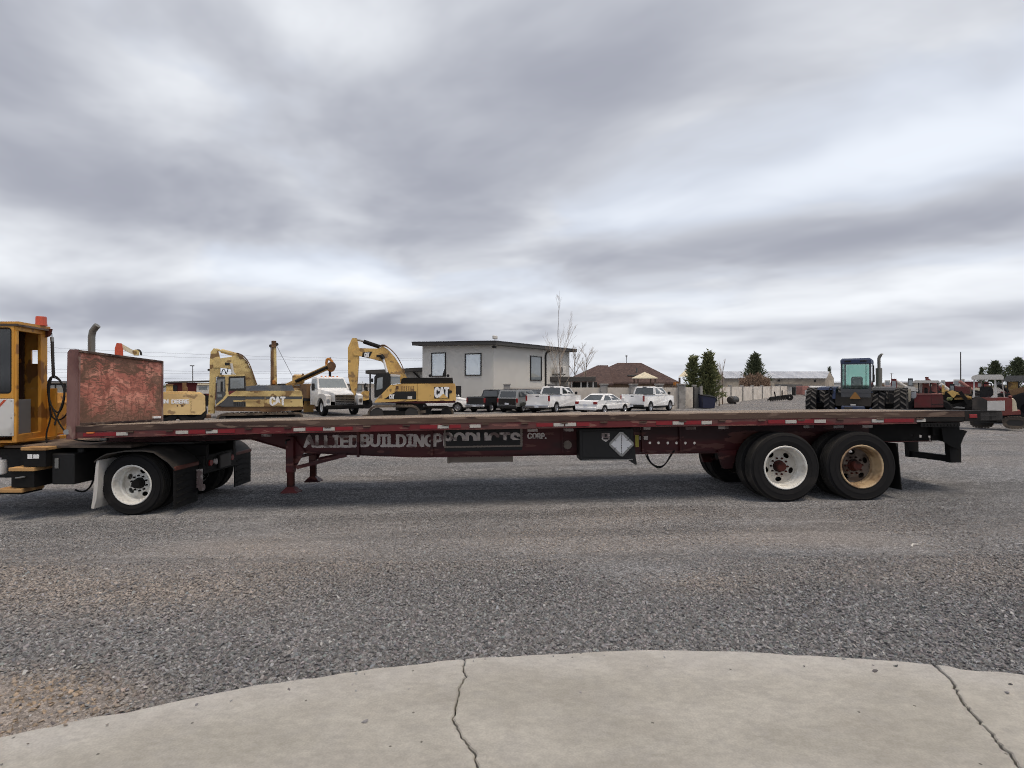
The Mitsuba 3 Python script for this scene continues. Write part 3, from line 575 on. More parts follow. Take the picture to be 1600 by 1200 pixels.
part(dr_, 'rivets', [cyl([x, 8.024, z], [x, 8.03, z], .010, 8) for x in (-7.66, -7.9) for z in (1.06, 1.3, 1.56)], 'mat_steel')
part(yt, 'half_door', rw(.06, .40, .03, .045, 1.04, 1.58, .004), 'mat_grey_panel')
part(yt, 'cab_floor_mat', rw(.05, .62, .05, .5, 1.0, 1.03), 'mat_black')
st = numbered(yt + '__driver_seat')
part(st, 'seat_back', rw(.14, .50, .42, .54, 1.5, 2.02, .04), 'mat_seat')
part(st, 'seat_cushion', rw(.12, .52, .35, .9, 1.38, 1.5, .03), 'mat_seat')
part(st, 'cloth', [rw(.10, .52, .395, .56, 1.92, 2.06, .03), rw(.08, .2, .39, .41, 1.62, 1.95, .008)], 'mat_cloth')
part(yt, 'dashboard', bx(FX + .05, FX + .4, 8.08, 8.78, 1.3, 1.62, .03), 'mat_black')
part(yt, 'cab_shelf', bx(-8.6, -8.2, 8.3, 8.78, 2.18, 2.24), 'mat_truck_yellow_inside')
part(yt, 'cab_lining', [bx(FX + .04, -8.16, 8.768, 8.786, 1.0, 2.7), bx(FX + .035, FX + .06, 8.08, 8.77, 1.56, 2.7)], 'mat_seat')
bp = at(66, 512, 8.62)
part(yt, 'beacon', lathe([(.001, .13), (.066, .128), (.072, .115), (.074, .01), (.08, .0), (.08, -.02), (.001, -.02)], 20, 'z').apply_translation([bp[0] - .02, bp[1], 2.80]), 'mat_orange', 40)
hook = at(78, 516, 8.75)
part(yt, 'hose_bracket', extr([(hook[0] - .10, hook[2] - .13), (hook[0] + .0, hook[2] - .10), (hook[0] + .04, hook[2] + .02), (hook[0] - .10, hook[2] + .03)], .02, 'xz', 8.74), 'mat_bracket')
sa, sb = at(80.8, 520, 8.76), at(83.5, 588, 8.76)
t = np.linspace(0, 1, 150); d = sb - sa
coil = sa + d * (.12 + .88 * t)[:, None] + .020 * np.stack([np.cos(t * 190), np.sin(t * 190), 0 * t], 1)
part(yt, 'hose_spring', [tube([sa, sa + d * .14], .006, 6), tube(sa + d * (.13 + .87 * np.linspace(0, 1, 30))[:, None], .021 + .004 * (np.arange(30) % 2), 10)], 'mat_steel_dark', True)
part(yt, 'spring_cap', cyl(sa + d * .10, sa + d * .2, .026, 12), 'mat_steel')
from scipy.interpolate import CubicSpline
def spl(p, n=40): p = np.array(p); return CubicSpline(np.linspace(0, 1, len(p)), p)(np.linspace(0, 1, n))
hs = [[(84, 588), (92, 592), (99, 604), (101, 618), (98, 634), (92, 644), (84, 640), (78, 628), (76, 612)], [(84, 588), (77, 593), (74.5, 606), (76, 622), (78, 638), (81, 650), (90, 656), (100, 652), (107, 640)],
      [(84, 588), (79, 594), (76, 610), (77, 630), (79, 652), (74, 672), (73, 690), (78, 697)], [(83, 588), (78, 600), (77, 622), (83, 640), (91, 658), (100, 672), (104, 676)], [(84, 590), (94, 596), (100, 610), (98, 628), (90, 650), (86, 664)]]
for i, h in enumerate(hs): part(yt, 'air_hose', tube(spl([at(x, y, 8.72 - .12 * i * (k / len(h))) for k, (x, y) in enumerate(h)]), .012, 7), 'mat_rubber', True)
part(yt, 'air_hose', tube(spl([at(104, 676, 8.15), at(112, 684, 8.1), at(124, 688, 8.05), at(150, 689.5, 8.3), at(168, 686, 8.6)]), .012, 7), 'mat_rubber', True)
part(yt, 'gladhand', cyl(at(104, 675, 8.02), at(104, 675, 8.1), .04, 14), 'mat_steel')
part(yt, 'gladhand', [bx(*(at(163, 686, 8.45)[0] + np.array([-.05, .05])), 8.42, 8.5, *(at(163, 686, 8.45)[2] + np.array([-.03, .03])), .01)], 'mat_steel')
ex = at(143, 548, 9.9)
part(yt, 'exhaust_stack', tube([[ex[0], 9.9, .9], [ex[0], 9.9, 2.55], [ex[0], 9.9, 2.72], [ex[0] + .02, 9.9, 2.82], [ex[0] + .08, 9.9, 2.90], [ex[0] + .11, 9.9, 2.93]], [.057] * 6, 16), 'mat_pipe', 40)
part(yt, 'engine_cover', [bx(-9.3, -8.0, 9.0, 10.1, .92, 1.52, .03), hull([[x, y, z] for x, y, z in ((-9.3, 9.05, 1.52), (-8.05, 9.05, 1.52), (-9.3, 10.05, 1.52), (-8.05, 10.05, 1.52), (-9.2, 9.2, 1.66), (-8.12, 9.2, 1.66), (-9.2, 9.9, 1.66), (-8.12, 9.9, 1.66))])], 'mat_truck_yellow')
part(yt, 'base_beam', bx(-8.05, -7.96, 8.06, 10.0, .84, .912, .008), 'mat_truck_yellow')
part(yt, 'base_beam', bx(FX, -8.07, 8.05, 8.14, .80, .90, .008), 'mat_step_wood')
part(yt, 'platform', bx(-7.94, -5.95, 8.2, 10.3, .82, .86, .006), 'mat_platform')
for y in (8.86, 9.72): part(yt, 'frame_rail', bx(FX, -5.16, y, y + .08, .44, .80, .006), 'mat_black_dusty')
for x in (-7.9, -6.9, -6.2): part(yt, 'frame_crossmember', bx(x, x + .1, 8.942, 9.718, .48, .76), 'mat_black_dusty')
part(yt, 'underbody', bx(FX, -7.35, 8.5, 8.858, .30, .79, .02), 'mat_black')
part(yt, 'underbody', bx(FX, -6.95, 9.80, 10.2, .2, .79, .02), 'mat_black')
for (x0, x1, yt_, yb, x2) in ((32, 71, 699, 704, 84), (13, 53, 731, 736.5, 70), (-6, 34, 764, 770, 48)):
    a, b = at(x0, yb, 8.0), at(x1, yt_, 8.0)
    part(yt, 'step', bx(a[0], b[0], 8.0, 8.4, a[2], b[2], .006), 'mat_step_wood')
    part(yt, 'step_riser', bx(a[0] + .02, b[0] - .02, 8.03, 8.38, a[2] - (.25 if yb < 760 else .03), a[2] - .001), 'mat_black_dusty')
part(yt, 'white_label', [pb(43, 709.5, 50.5, 717, 8.024, .004), pb(52, 710, 61, 716.5, 8.024, .004)], 'mat_white')
part(yt, 'step_handle', tube([at(25, 747, 8.03), at(25, 747, 8.0), at(39, 745, 8.0), at(39, 745, 8.03)], .012, 8), 'mat_steel')
part(yt, 'white_canister', [lathe([(.001, -.11), (.10, -.11), (.11, -.09), (.11, .09), (.10, .11), (.04, .12), (.04, .15), (.001, .15)], 20, 'z').apply_translation(at(-3, 730, 8.2))], 'mat_white', 40)
a, b = at(81, 757, 8.12), at(116, 709, 8.12)
bk = part(yt, 'battery_box', bx(a[0], b[0], 8.12, 8.62, a[2], b[2], .012), 'mat_black')
part(bk, 'latch', bx(*(at(88, 724, 8.1)[0] + np.array([-.028, .028])), 8.10, 8.119, *(at(88, 724, 8.1)[2] + np.array([-.08, .08])), .006), 'mat_steel')
part(bk, 'cap', cyl([b[0] - .07, 8.35, b[2]], [b[0] - .07, 8.35, b[2] + .06], .06, 16), 'mat_black')
part(yt, 'air_line', tube(spl([at(118, 765, 8.5), at(128, 768, 8.5), at(138, 764, 8.5), at(146, 750, 8.5)]), .014, 7), 'mat_rubber', True)
wx, wz = at(209, 757, 8.3)[0], at(209, 757, 8.3)[2]
for Y0, s in ((8.25, 1), (10.42, -1)):
    D = np.diag([1, s, 1, 1.0])
    add_wheel(yt, tr(wx, Y0, wz) @ D, .486, .26, .305, 'mat_rim_white', 'mat_rim_white', 'mat_black_dusty', dish=.20, turn=2.6)
    add_wheel(yt, tr(wx, Y0 + s * .32, wz) @ D, .486, .26, .305, 'mat_rim_white', 'mat_black_dusty', 'mat_black_dusty', dish=.05, studs=2, n=40)
part(yt, 'axle', tube([[wx, 8.5, wz], [wx, 10.2, wz]], .08, 14), 'mat_black_dusty')
lip = [(147, 721), (156, 714), (166, 709), (192, 704.5), (222, 703.5), (240, 706), (262, 721), (273, 733)]
for Y0, s in ((8.12, 1), (10.52, -1)):
    top = [(at(x, y, 8.12)[0], at(x, y, 8.12)[2]) for x, y in lip]
    part(yt, 'fender', extr(Polygon(top + [(x, z - .018) for x, z in top[::-1]]), s * .68, 'xz', Y0), 'mat_fender')
    x = at(272.5, 735, 8.12)[0]; y0, y1 = sorted((Y0 + s * .01, Y0 + s * .62))
    part(yt, 'rear_fender_lip', bx(x - .02, x + .014, y0, y1, .475, .535, .006), 'mat_bracket')
    fl = part(yt, 'rear_mud_flap', bx(x - .02, x - .006, y0, y1, -.12, .474), 'mat_rubber')
    yc = (y0 + y1) / 2
    part(fl, 'chevrons', [bar([x - .003, yc + sg * .26, .36 - k * .10], [x - .003, yc, .25 - k * .10 + .14], .008, .03, (1, 0, 0)) for k in range(5) for sg in (-1, 1)], 'mat_rubber')
p = [(at(a, b, 8.14)[0], at(a, b, 8.14)[2]) for a, b in ((151, 719), (149, 735), (147, 760), (145, 780), (142.5, 794), (147, 795), (151, 780), (153, 760), (154, 735), (155, 719))]
part(yt, 'front_mud_flap', extr(p, .60, 'xz', 8.14), 'mat_flap_white')
part(yt, 'rear_crossmember', bx(-5.28, -5.17, 8.80, 9.85, .30, .62, .01), 'mat_black_dusty')
part(yt, 'license_box', bx(-5.17, -5.12, 9.22, 9.58, .34, .58, .01), 'mat_steel_dark')
for y, m, r in ((8.98, 'mat_lamp_red', .05), (9.13, 'mat_letter', .05), (9.66, 'mat_lamp_red', .05)): part(yt, 'tail_lamp', cyl([-5.17, y, .475], [-5.14, y, .475], r, 16), m)
part(yt, 'tow_light', [cyl([-5.20, 8.75, .10], [-5.14, 8.75, .10], .055, 16), bx(-5.24, -5.18, 8.7, 8.8, .1, .4)], 'mat_letter')
part(yt, 'fifth_wheel', [extr(Polygon([(-6.5, 8.9), (-5.5, 8.85), (-4.95, 9.1), (-5.3, 9.26), (-5.3, 9.34), (-4.95, 9.5), (-5.5, 9.75), (-6.5, 9.7)]), .05, 'xy', .80), bx(-6.1, -5.6, 8.95, 9.65, .60, .80)], 'mat_black_dusty')
# ---------------------------------------------------------------- buildings, walls, trees, poles
worn('mat_stucco_grey', lin(202, 200, 195), lin(199, 197, 192), .8, .4, .6, .9, spec=.2)
mat('mat_roof_dark', lin(62, 60, 58), .6)
mat('mat_frame_dark', lin(30, 28, 28), .5)
mat('mat_blind', lin(228, 238, 244), .12, spec=.6, coat=1)
mat('mat_glass_sky', lin(120, 128, 132), .04, spec=1.0, coat=1)
worn('mat_wall_block', lin(196, 190, 182), lin(182, 176, 169), 1.2, .4, .62, .9, spec=.2)
worn('mat_pillar', lin(150, 148, 146), lin(128, 126, 124), 2.5, .4, .62, .9, spec=.2)
def rooftile(p, n, uv):
    r = cell_rand(p.x * 3.2 + 7, p.z * 9, 2); k = dr.abs(dr.sin(p.z * 24))
    return mix(lin(76, 62, 60), lin(92, 76, 72), r) * (.8 + .25 * k)
mat('mat_roof_brown', rooftile, .8, spec=.2)
mat('mat_house_wall', lin(128, 108, 92), .9)
mat('mat_navy', lin(38, 42, 66), .5)
mat('mat_gate', lin(92, 92, 92), .7)
worn('mat_shed_roof', lin(176, 180, 188), lin(160, 164, 172), .2, .4, .6, .5, (4, 1, 1), metal=.2)
worn('mat_shed_wall', lin(158, 150, 138), lin(138, 130, 120), .5, .4, .6, .9)
mat('mat_shed_red', lin(104, 40, 42), .8)
mat('mat_cream', lin(206, 196, 172), .8)
mat('mat_pale', lin(196, 194, 190), .7)
mat('mat_pink', lin(150, 106, 100), .8)
mat('mat_orange_brown', lin(170, 112, 52), .8)
worn('mat_bark', lin(104, 90, 78), lin(78, 66, 58), 6, .4, .6, .95)
mat('mat_twig', lin(158, 144, 130), .95)
def leaf(name, a, b):
    A, B = lin(*a), lin(*b)
    fn = lambda p, n, uv: mix(A, B, cell_rand(p.x * 14, p.y * 14, p.z * 14))
    scene[name] = {'type': 'twosided', 'bsdf': {'type': 'principled', 'base_color': proc(fn), 'roughness': .8, 'specular': .2}}
leaf('mat_conifer', (74, 84, 58), (128, 130, 92)); leaf('mat_conifer_dark', (68, 78, 62), (108, 114, 88)); leaf('mat_brush', (120, 100, 86), (150, 128, 110))
GZ0 = -.25
# the two-storey grey building: a runs along the right wall, b along the left wall
BC = at(771, 600, 47.0); E1, E2 = np.array([.5, .866]), np.array([-.866, .5])
BM = np.eye(4); BM[:2, 0], BM[:2, 1], BM[:2, 3] = E1, E2, BC[:2]
def sa_(px): k = (px - CX) / F; return (k * 47 - BC[0]) / (.5 - .866 * k)
def sb_(px): k = (px - CX) / F; return (BC[0] - k * 47) / (.866 + .5 * k)
def za(a, py): return EYE - (py - CY) / F * (47 + .866 * a)
def zb_(b, py): return EYE - (py - CY) / F * (47 + .5 * b)
LA, LB = 16.8, 8.15
rz_ = lambda a, b: 5.74 + .018 * a + .030 * b
ob = thing('office_building', 'grey stucco two-storey office with a thin dark overhanging roof', 'building', BM)
part(ob, 'wall', hull([[a, b, z] for a in (0, LA) for b in (0, LB) for z in (GZ0 - .3, rz_(a, b) - .34)]), 'mat_stucco_grey')
part(ob, 'roof', hull([[a, b, rz_(a, b) - d] for a in (-.65, LA + .7) for b in (-.65, LB + .75) for d in (0, .335)]), 'mat_roof_dark')
part(ob, 'roof_trim', [hull([[a, b, rz_(a, b) + d] for a in (-.68, -.60) for b in (-.68, LB + .78) for d in (-.08, .03)]), hull([[a, b, rz_(a, b) + d] for a in (-.599, LA + .73) for b in (-.68, -.60) for d in (-.08, .03)])], 'mat_frame_dark')
def win_left(p0, p1, y0, y1, pane):
    b0, b1 = sorted((sb_(p0), sb_(p1))); z0, z1 = zb_((b0 + b1) / 2, y1), zb_((b0 + b1) / 2, y0)
    w = numbered(ob + '__window')
    part(w, 'frame', extr(sbox(b0, z0, b1, z1).difference(sbox(b0 + .09, z0 + .09, b1 - .09, z1 - .09)), -.09, 'yz', .0), 'mat_frame_dark')
    part(w, 'pane', bx(-.03, .0, b0 + .085, b1 - .085, z0 + .085, z1 - .085), pane)
    part(w, 'reveal', bx(-.006, .001, b0 + .085, b1 - .085, z0 + .07, z0 + .1), 'mat_pale')
def win_right(p0, p1, y0, y1, pane):
    a0, a1 = sa_(p0), sa_(p1); z0, z1 = za((a0 + a1) / 2, y1), za((a0 + a1) / 2, y0)
    w = numbered(ob + '__window')
    part(w, 'frame', extr(sbox(a0, z0, a1, z1).difference(sbox(a0 + .14, z0 + .09, a1 - .14, z1 - .09)), -.09, 'xz', .0), 'mat_frame_dark')
    part(w, 'pane', bx(a0 + .13, a1 - .13, -.03, .0, z0 + .085, z1 - .085), pane)
win_left(674.5, 697, 551, 588.5, 'mat_blind'); win_left(727, 752.5, 552, 587, 'mat_blind'); win_right(828, 845.8, 556.5, 594.8, 'mat_glass_sky')
b0, b1 = sb_(713), sb_(720.5); part(ob, 'door', bx(-.05, 0, b1, b0, GZ0, zb_(b0, 603)), 'mat_frame_dark')
a_ = sa_(851.5); part(ob, 'downpipe', tube([[sa_(857), -.3, rz_(a_, 0) - .4], [a_ + .3, -.12, rz_(a_, 0) - .6], [a_, -.1, rz_(a_, 0) - .9], [a_, -.1, .4]], .09, 8), 'mat_frame_dark')
a0, a1 = sa_(861.5), sa_(875); z0, z1 = za(a0, 584), za(a0, 572)
ac = part(ob, 'air_conditioner', bx(a0, a1, -.75, -.35, z0, z1, .03), 'mat_pale')
part(ac, 'fan', cyl([(a0 + a1) / 2 - .1, -.77, (z0 + z1) / 2], [(a0 + a1) / 2 - .1, -.752, (z0 + z1) / 2], .36, 20), 'mat_gate')
part(ac, 'bracket', [bar([a, -.8, z0 - .05], [a, .0, z0 - .05], .05, .06) for a in (a0 + .2, a1 - .2)] + [bar([a, -.7, z0 - .06], [a, -.02, z0 - .5], .04, .04) for a in (a0 + .2, a1 - .2)], 'mat_frame_dark')
part(ob, 'flood_light', [bx(-.3, .1, -.3, .0, rz_(0, 0) - .62, rz_(0, 0) - .44, .05)], 'mat_frame_dark')
part(ob, 'roof_aerial', [tube([[1.5, .8, rz_(1.5, .8)], [1.55, .8, rz_(1.5, .8) + .35]], .03, 6), bx(1.2, 1.9, .7, .9, rz_(1.5, .8) + .3, rz_(1.5, .8) + .62, .05)], 'mat_pale')
# lower wing with carport on its left, porch on its right
wg = thing('carport_wing', 'low grey wing with a dark flat roof left of the office', 'building')
Yw = 53.0
part(wg, 'roof', hull([at(571, 578.5, Yw), at(571, 584, Yw), at(662, 574, Yw), at(662, 579.5, Yw), at(571, 578.5, Yw) + [-.4, 6, 0], at(571, 584, Yw) + [-.4, 6, 0], at(662, 574, Yw) + [0, 6, 0], at(662, 579.5, Yw) + [0, 6, 0]]), 'mat_roof_dark')
part(wg, 'wall', pb(633, 580, 668, 640, Yw + 1.5, 4), 'mat_stucco_grey')
part(wg, 'post', [pb(577, 583, 579, 640, Yw + .4, .15)], 'mat_frame_dark')
part(wg, 'downpipe', tube([at(646, 581, Yw + .8), at(652, 587, Yw + 1.2), at(655, 590, Yw + 1.4), at(655, 640, Yw + 1.4)], .1, 8), 'mat_frame_dark')
pr_ = thing('porch', 'dark flat porch roof on posts at the right of the office', 'porch')
part(pr_, 'roof', cat(pb(848, 588.5, 931, 596, 57, 4.0, .05)), 'mat_roof_dark')
for px in (872, 893, 908, 918, 927): part(pr_, 'post', pb(px - 1, 596, px + 1, 640, 57.4, .18), 'mat_pale')
part(pr_, 'back_wall', pb(895, 597, 933, 640, 60.8, .2), 'mat_frame_dark')
# boundary wall, then the fence that runs away to the right
def pillar(parent, x, y, w, z1, cap=True):
    p = part(parent, 'pillar', bx(x - w / 2, x + w / 2, y - w / 2, y + w / 2, GZ0 - .3, z1), 'mat_pillar')
    if cap: part(p, 'cap', bx(x - w * .62, x + w * .62, y - w * .62, y + w * .62, z1 + .001, z1 + .12, .02), 'mat_pillar')
bw = thing('boundary_wall', 'pale block boundary wall with square pillars behind the parked cars', 'wall')
Yb = 46.0; wp = [792, 861, 943.5, 989.5, 1030, 1064.5]
for i, (a, b) in enumerate(zip(wp, wp[1:])):
    p, q = at(a, 606, Yb), at(b, 606, Yb)
    n_ = max(1, int((q[0] - p[0]) / 2.6))
    for k in range(n_):
        x0, x1 = p[0] + (q[0] - p[0]) * k / n_ + .004, p[0] + (q[0] - p[0]) * (k + 1) / n_ - .004
        part(bw, 'panel', bx(x0, x1, Yb, Yb + .15, GZ0 - .3, at(0, 605.6, Yb)[2]), 'mat_wall_block')
for px in wp: pillar(bw, at(px, 0, Yb)[0], Yb - .02, .56, at(0, 601.8, Yb)[2])
fc = thing('long_fence', 'long pale panel fence receding past the trees to the far yard', 'fence')
f0, f1 = np.array([at(1064.5, 0, 46)[0], 46.0]), np.array([at(1231, 0, 107)[0], 107.0])
def onfence(px):
    k = (px - CX) / F; d = f1 - f0; return f0 + d * (k * f0[1] - f0[0]) / (d[0] - k * d[1])
fp = [1064.5, 1085]; fq = [1112, 1118, 1140.6, 1159, 1175, 1190, 1203.6, 1218, 1231]
dirf = (f1 - f0) / np.linalg.norm(f1 - f0); rf = math.atan2(dirf[1], dirf[0])
for run in (fp, fq):
    P_ = [onfence(p) for p in run]
    for a, b in zip(P_, P_[1:]):
        L_ = np.linalg.norm(b - a); n_ = max(1, round(L_ / 5))
        for k in range(n_): part(fc, 'panel', mov(bx(L_ * k / n_ + .01, L_ * (k + 1) / n_ - .01, -.06, .06, GZ0 - .3, 1.62), tr(a[0], a[1], 0, rf)), 'mat_wall_block')
    for p in P_[1:]: pillar(fc, p[0], p[1], .30, 1.72)
gt = thing('steel_gate', 'dark grey gate standing open beside the navy dumpster', 'gate')
part(gt, 'leaf', pb(1085, 605.5, 1094, 638, 46.6, .12), 'mat_gate'); part(gt, 'post', pb(1094.5, 603, 1098, 638.5, 46.3, .25), 'mat_pillar'); part(gt, 'frame', pb(1083.5, 604.5, 1085, 639, 46.5, .14), 'mat_frame_dark')
dm = thing('dumpster', 'navy blue dumpster beside the open gate', 'dumpster')
d0 = at(1098.5, 637.5, 45.6); d1 = at(1116.5, 619, 45.6)
part(dm, 'bin', hull([[x, y, z] for x, y, z in ((d0[0], 45.6, d0[2]), (d1[0], 45.6, d0[2]), (d0[0] - .05, 45.5, d1[2] + .02), (d1[0] + .1, 45.5, d1[2] - .15), (d0[0], 47, d0[2]), (d1[0], 47, d0[2]), (d0[0] - .05, 47.1, d1[2] + .12), (d1[0] + .1, 47.1, d1[2]))]), 'mat_navy')
part(dm, 'lid', hull([[d0[0] - .08, 45.45, d1[2] + .03], [d1[0] + .14, 45.45, d1[2] - .14], [d0[0] - .08, 47.1, d1[2] + .14], [d1[0] + .14, 47.1, d1[2] + .02], [d0[0] - .08, 45.45, d1[2] + .09], [d1[0] + .14, 45.45, d1[2] - .08], [d0[0] - .08, 47.1, d1[2] + .2], [d1[0] + .14, 47.1, d1[2] + .08]]), 'mat_black')
part(dm, 'lift_pocket', pb(1117, 623, 1120.5, 627, 45.8, .8), 'mat_black')
tk = thing('storage_tank', 'grey horizontal tank lying against the fence', 'tank')
c = at(1149, 625, 57); part(tk, 'shell', lathe([(.001, -.95), (.28, -.9), (.40, -.75), (.40, .75), (.28, .9), (.001, .95)], 20, 'y').apply_transform(tr(c[0], c[1] + .6, c[2], -.75)), 'mat_steel_dark', 40)
part(tk, 'saddle', [bx(c[0] - .3 + k, c[0] - .1 + k, 57.2, 57.9, GZ0, c[2] - .28) for k in (-.1, .5)], 'mat_pale')
# brown hip-roofed house
hs_ = thing('brown_house', 'low house with a broad brown tiled hip roof', 'house')
def hip(e0, e1, y0, y1, ze, r0, r1, yr, zr):
    return trimesh.Trimesh([[e0, y0, ze], [e1, y0, ze], [e1, y1, ze], [e0, y1, ze], [r0, yr, zr], [r1, yr, zr], [e0, y0, ze - .25], [e1, y0, ze - .25], [e1, y1, ze - .25], [e0, y1, ze - .25]],
        [[0, 1, 5], [0, 5, 4], [1, 2, 5], [2, 3, 4], [2, 4, 5], [3, 0, 4], [6, 7, 1], [6, 1, 0], [7, 8, 2], [7, 2, 1], [8, 9, 3], [8, 3, 2], [9, 6, 0], [9, 0, 3], [6, 8, 7], [6, 9, 8]], process=False)
X_ = lambda px, Y: at(px, CY, Y)[0]
Z_ = lambda py, Y: EYE - (py - CY) / F * Y
part(hs_, 'roof', hip(X_(912, 74), X_(1063, 74), 74, 88, Z_(597.5, 74), X_(964.8, 80), X_(1002, 80), 80, Z_(567, 80)), 'mat_roof_brown')
part(hs_, 'roof', hip(X_(884, 70), X_(958.5, 70), 70, 84, Z_(599.5, 70), X_(934, 76), X_(950, 76), 76, Z_(570.6, 76)), 'mat_roof_brown')
part(hs_, 'wall', [bx(X_(915, 74.6), X_(1058, 74.6), 74.6, 87, GZ0 - .2, Z_(598.2, 74)), bx(X_(888, 70.6), X_(955, 70.6), 70.6, 83, GZ0 - .2, Z_(600.2, 70))], 'mat_house_wall')
part(hs_, 'vent_pipe', [cyl([X_(979.5, 80), 80.3, Z_(569, 80)], [X_(979.5, 80), 80.3, Z_(556, 80)], .05, 8), bx(X_(979.5, 80) - .12, X_(979.5, 80) + .12, 80.2, 80.4, Z_(557, 80), Z_(555, 80))], 'mat_gate')
part(hs_, 'roof_vent', [bx(X_(980, 76), X_(994, 76), 75.6, 76.0, Z_(587.2, 76), Z_(586, 76) + .02), cyl([X_(995, 77), 77, Z_(585, 77)], [X_(995, 77), 77, Z_(575, 77)], .12, 8)], 'mat_gate')
gb = thing('gazebo', 'small gazebo with a cream pyramid roof behind the wall', 'gazebo')
c = at(1007, 590.5, 62); hw = 1.22; zt = Z_(581, 62)
part(gb, 'roof', hull([[c[0] + a * hw, 62 + b * hw, c[2] - d] for a in (-1, 1) for b in (-1, 1) for d in (0, .1)] + [[c[0], 62, zt]]), 'mat_cream')
for a in (-1, 1):
    for b in (-1, 1): part(gb, 'post', bx(c[0] + a * 1.0 - .06, c[0] + a * 1.0 + .06, 62 + b * 1.0 - .06, 62 + b * 1.0 + .06, GZ0, c[2] - .1), 'mat_bark')
part(gb, 'railing', [bx(c[0] - 1, c[0] + 1, 62 + b, 62.05 + b, c[2] - 1.0, c[2] - .9) for b in (-1, 1)] + [bx(c[0] - 1 + k * .2, c[0] - .96 + k * .2, 61.01, 61.04, 1.0, c[2] - .95) for k in range(11)] + [bx(c[0] - 1, c[0] + 1, 61.0, 61.06, GZ0, 1.0)], 'mat_bark')
ps = thing('playset', 'orange and yellow wooden playset with a pale roof beside the conifers', 'playset')
part(ps, 'roof', hull([at(1060, 588.5, 60), at(1084, 588.5, 60), at(1071, 578, 61), at(1060, 588.5, 62), at(1084, 588.5, 62)]), 'mat_cream')
part(ps, 'deck', [pb(1061, 590, 1063.5, 620, 60, .2), pb(1078, 590, 1080, 620, 60, .2), pb(1051, 602, 1080, 605, 60, 1)], 'mat_bark')
for k in range(4): part(ps, 'slat', pb(1052.5 + k * 2.2, 597, 1054 + k * 2.2, 604, 60.2, .1), 'mat_orange_brown')
part(ps, 'slide', hull([at(1066, 600, 59.8), at(1070, 600, 59.8), at(1058, 640, 57), at(1064, 640, 57)] + [at(1066, 601, 59.9), at(1070, 601, 59.9)]), 'mat_yellow_tape')
# trees
def clumps(P, D, size, rng_, n=3):
    """small leaf-shaped faces at P, turned about the direction D"""
    m = len(P); V = []
    for _ in range(n):
        a = rng_.normal(size=(m, 3)); a /= np.linalg.norm(a, axis=1, keepdims=True); b = np.cross(a, D + .3 * rng_.normal(size=(m, 3))); b /= np.linalg.norm(b, axis=1, keepdims=True) + 1e-9
        s = size * rng_.uniform(.6, 1.3, (m, 1)); o = P + rng_.normal(size=(m, 3)) * size * .6
        V.append(np.stack([o - b * s * .35, o + b * s * .35, o + D * s * 1.2 + .3 * a * s], 1))
    V = np.concatenate(V).reshape(-1, 3)
    return trimesh.Trimesh(V, np.arange(len(V)).reshape(-1, 3), process=False)
def conifer(name, label, px, ytop, ybase, wpx, Y, seed, mat_='mat_conifer', dens=1.0, trunk_z=None, tops=1):
    r = np.random.default_rng(seed); b = at(px, ybase, Y); H = at(px, ytop, Y)[2] - b[2]; R = wpx / F * Y / 2
    k = thing(name, label, 'tree')
    part(k, 'trunk', tube([[b[0], Y, GZ0 - .2], [b[0], Y, b[2] + H * .5], [b[0], Y, b[2] + H * .97]], [.03 * H + .04, .02 * H, .01], 8), 'mat_bark')
    n = int(620 * dens); t = r.random(n) ** .8; lob = .72 + .5 * r.random((14, 9))
    ang = r.random(n) * 6.283; prof = (1 - t) ** .95 * (1 - np.exp(-t * 9)) * 1.5
    prof = prof * (.72 + .42 * np.sin(t * 42 + ang * 2)) * lob[(t * 13).astype(int), (ang / 6.2832 * 8).astype(int)]
    rad = R * prof * np.sqrt(r.random(n)) * 1.15
    P = np.stack([b[0] + rad * np.cos(ang), Y + rad * np.sin(ang), b[2] + H * t + .12 * rad], 1)
    D = np.stack([np.cos(ang) * .8, np.sin(ang) * .8, np.full(n, .55)], 1)
    part(k, 'crown', clumps(P, D, .050 * H + .03 * R, r, 6), mat_)
    return k
conifer('conifer', 'open-topped conifer left of the densest conifer by the gate', 1083.5, 560, 634, 30, 51, 1, dens=.6)
conifer('conifer', 'tall dense conifer rising behind the navy dumpster', 1107, 555, 634, 33, 50.5, 2, dens=1.0)
conifer('conifer', 'dark conifer rising above brown brush behind the fence', 1179.7, 555, 606, 34, 92, 3, 'mat_conifer_dark', 1.1)
conifer('conifer', 'tiny distant conifer top left of the far evergreens', 1534, 575, 600, 9, 190, 5, 'mat_conifer_dark', .5)
conifer('conifer', 'left one of two far dark evergreens above the white cab', 1555, 566, 600, 30, 170, 6, 'mat_conifer_dark', 1.2)
conifer('conifer', 'rightmost far dark evergreen at the picture edge', 1591, 561, 600, 36, 165, 7, 'mat_conifer_dark', 1.2)
conifer('conifer', 'short evergreen top above the grey shed gable', 1296, 574, 600, 5, 200, 8, 'mat_conifer_dark', .3)
r = np.random.default_rng(12); c = at(1179, 604, 88); n = 1400
A = r.random(n) * 6.283; el = r.random(n); P = np.stack([c[0] + 2.5 * np.cos(A) * np.sqrt(r.random(n)), 88 + 1.2 * np.sin(A), c[2] - .6 + 2.7 * el * (1 - .35 * np.abs(np.cos(A)))], 1)
bs = thing('brown_shrub', 'bare brown shrub in front of the dark conifer', 'shrub')
part(bs, 'stem', [tube([[c[0] + .3 * k, 88, GZ0], [c[0] + .5 * k, 88, c[2] + .5]], .04, 6) for k in (-2, -1, 0, 1, 2)], 'mat_twig')
part(bs, 'twigs', clumps(P, np.tile([0, 0, 1.0], (n, 1)), .22, r, 5), 'mat_brush')
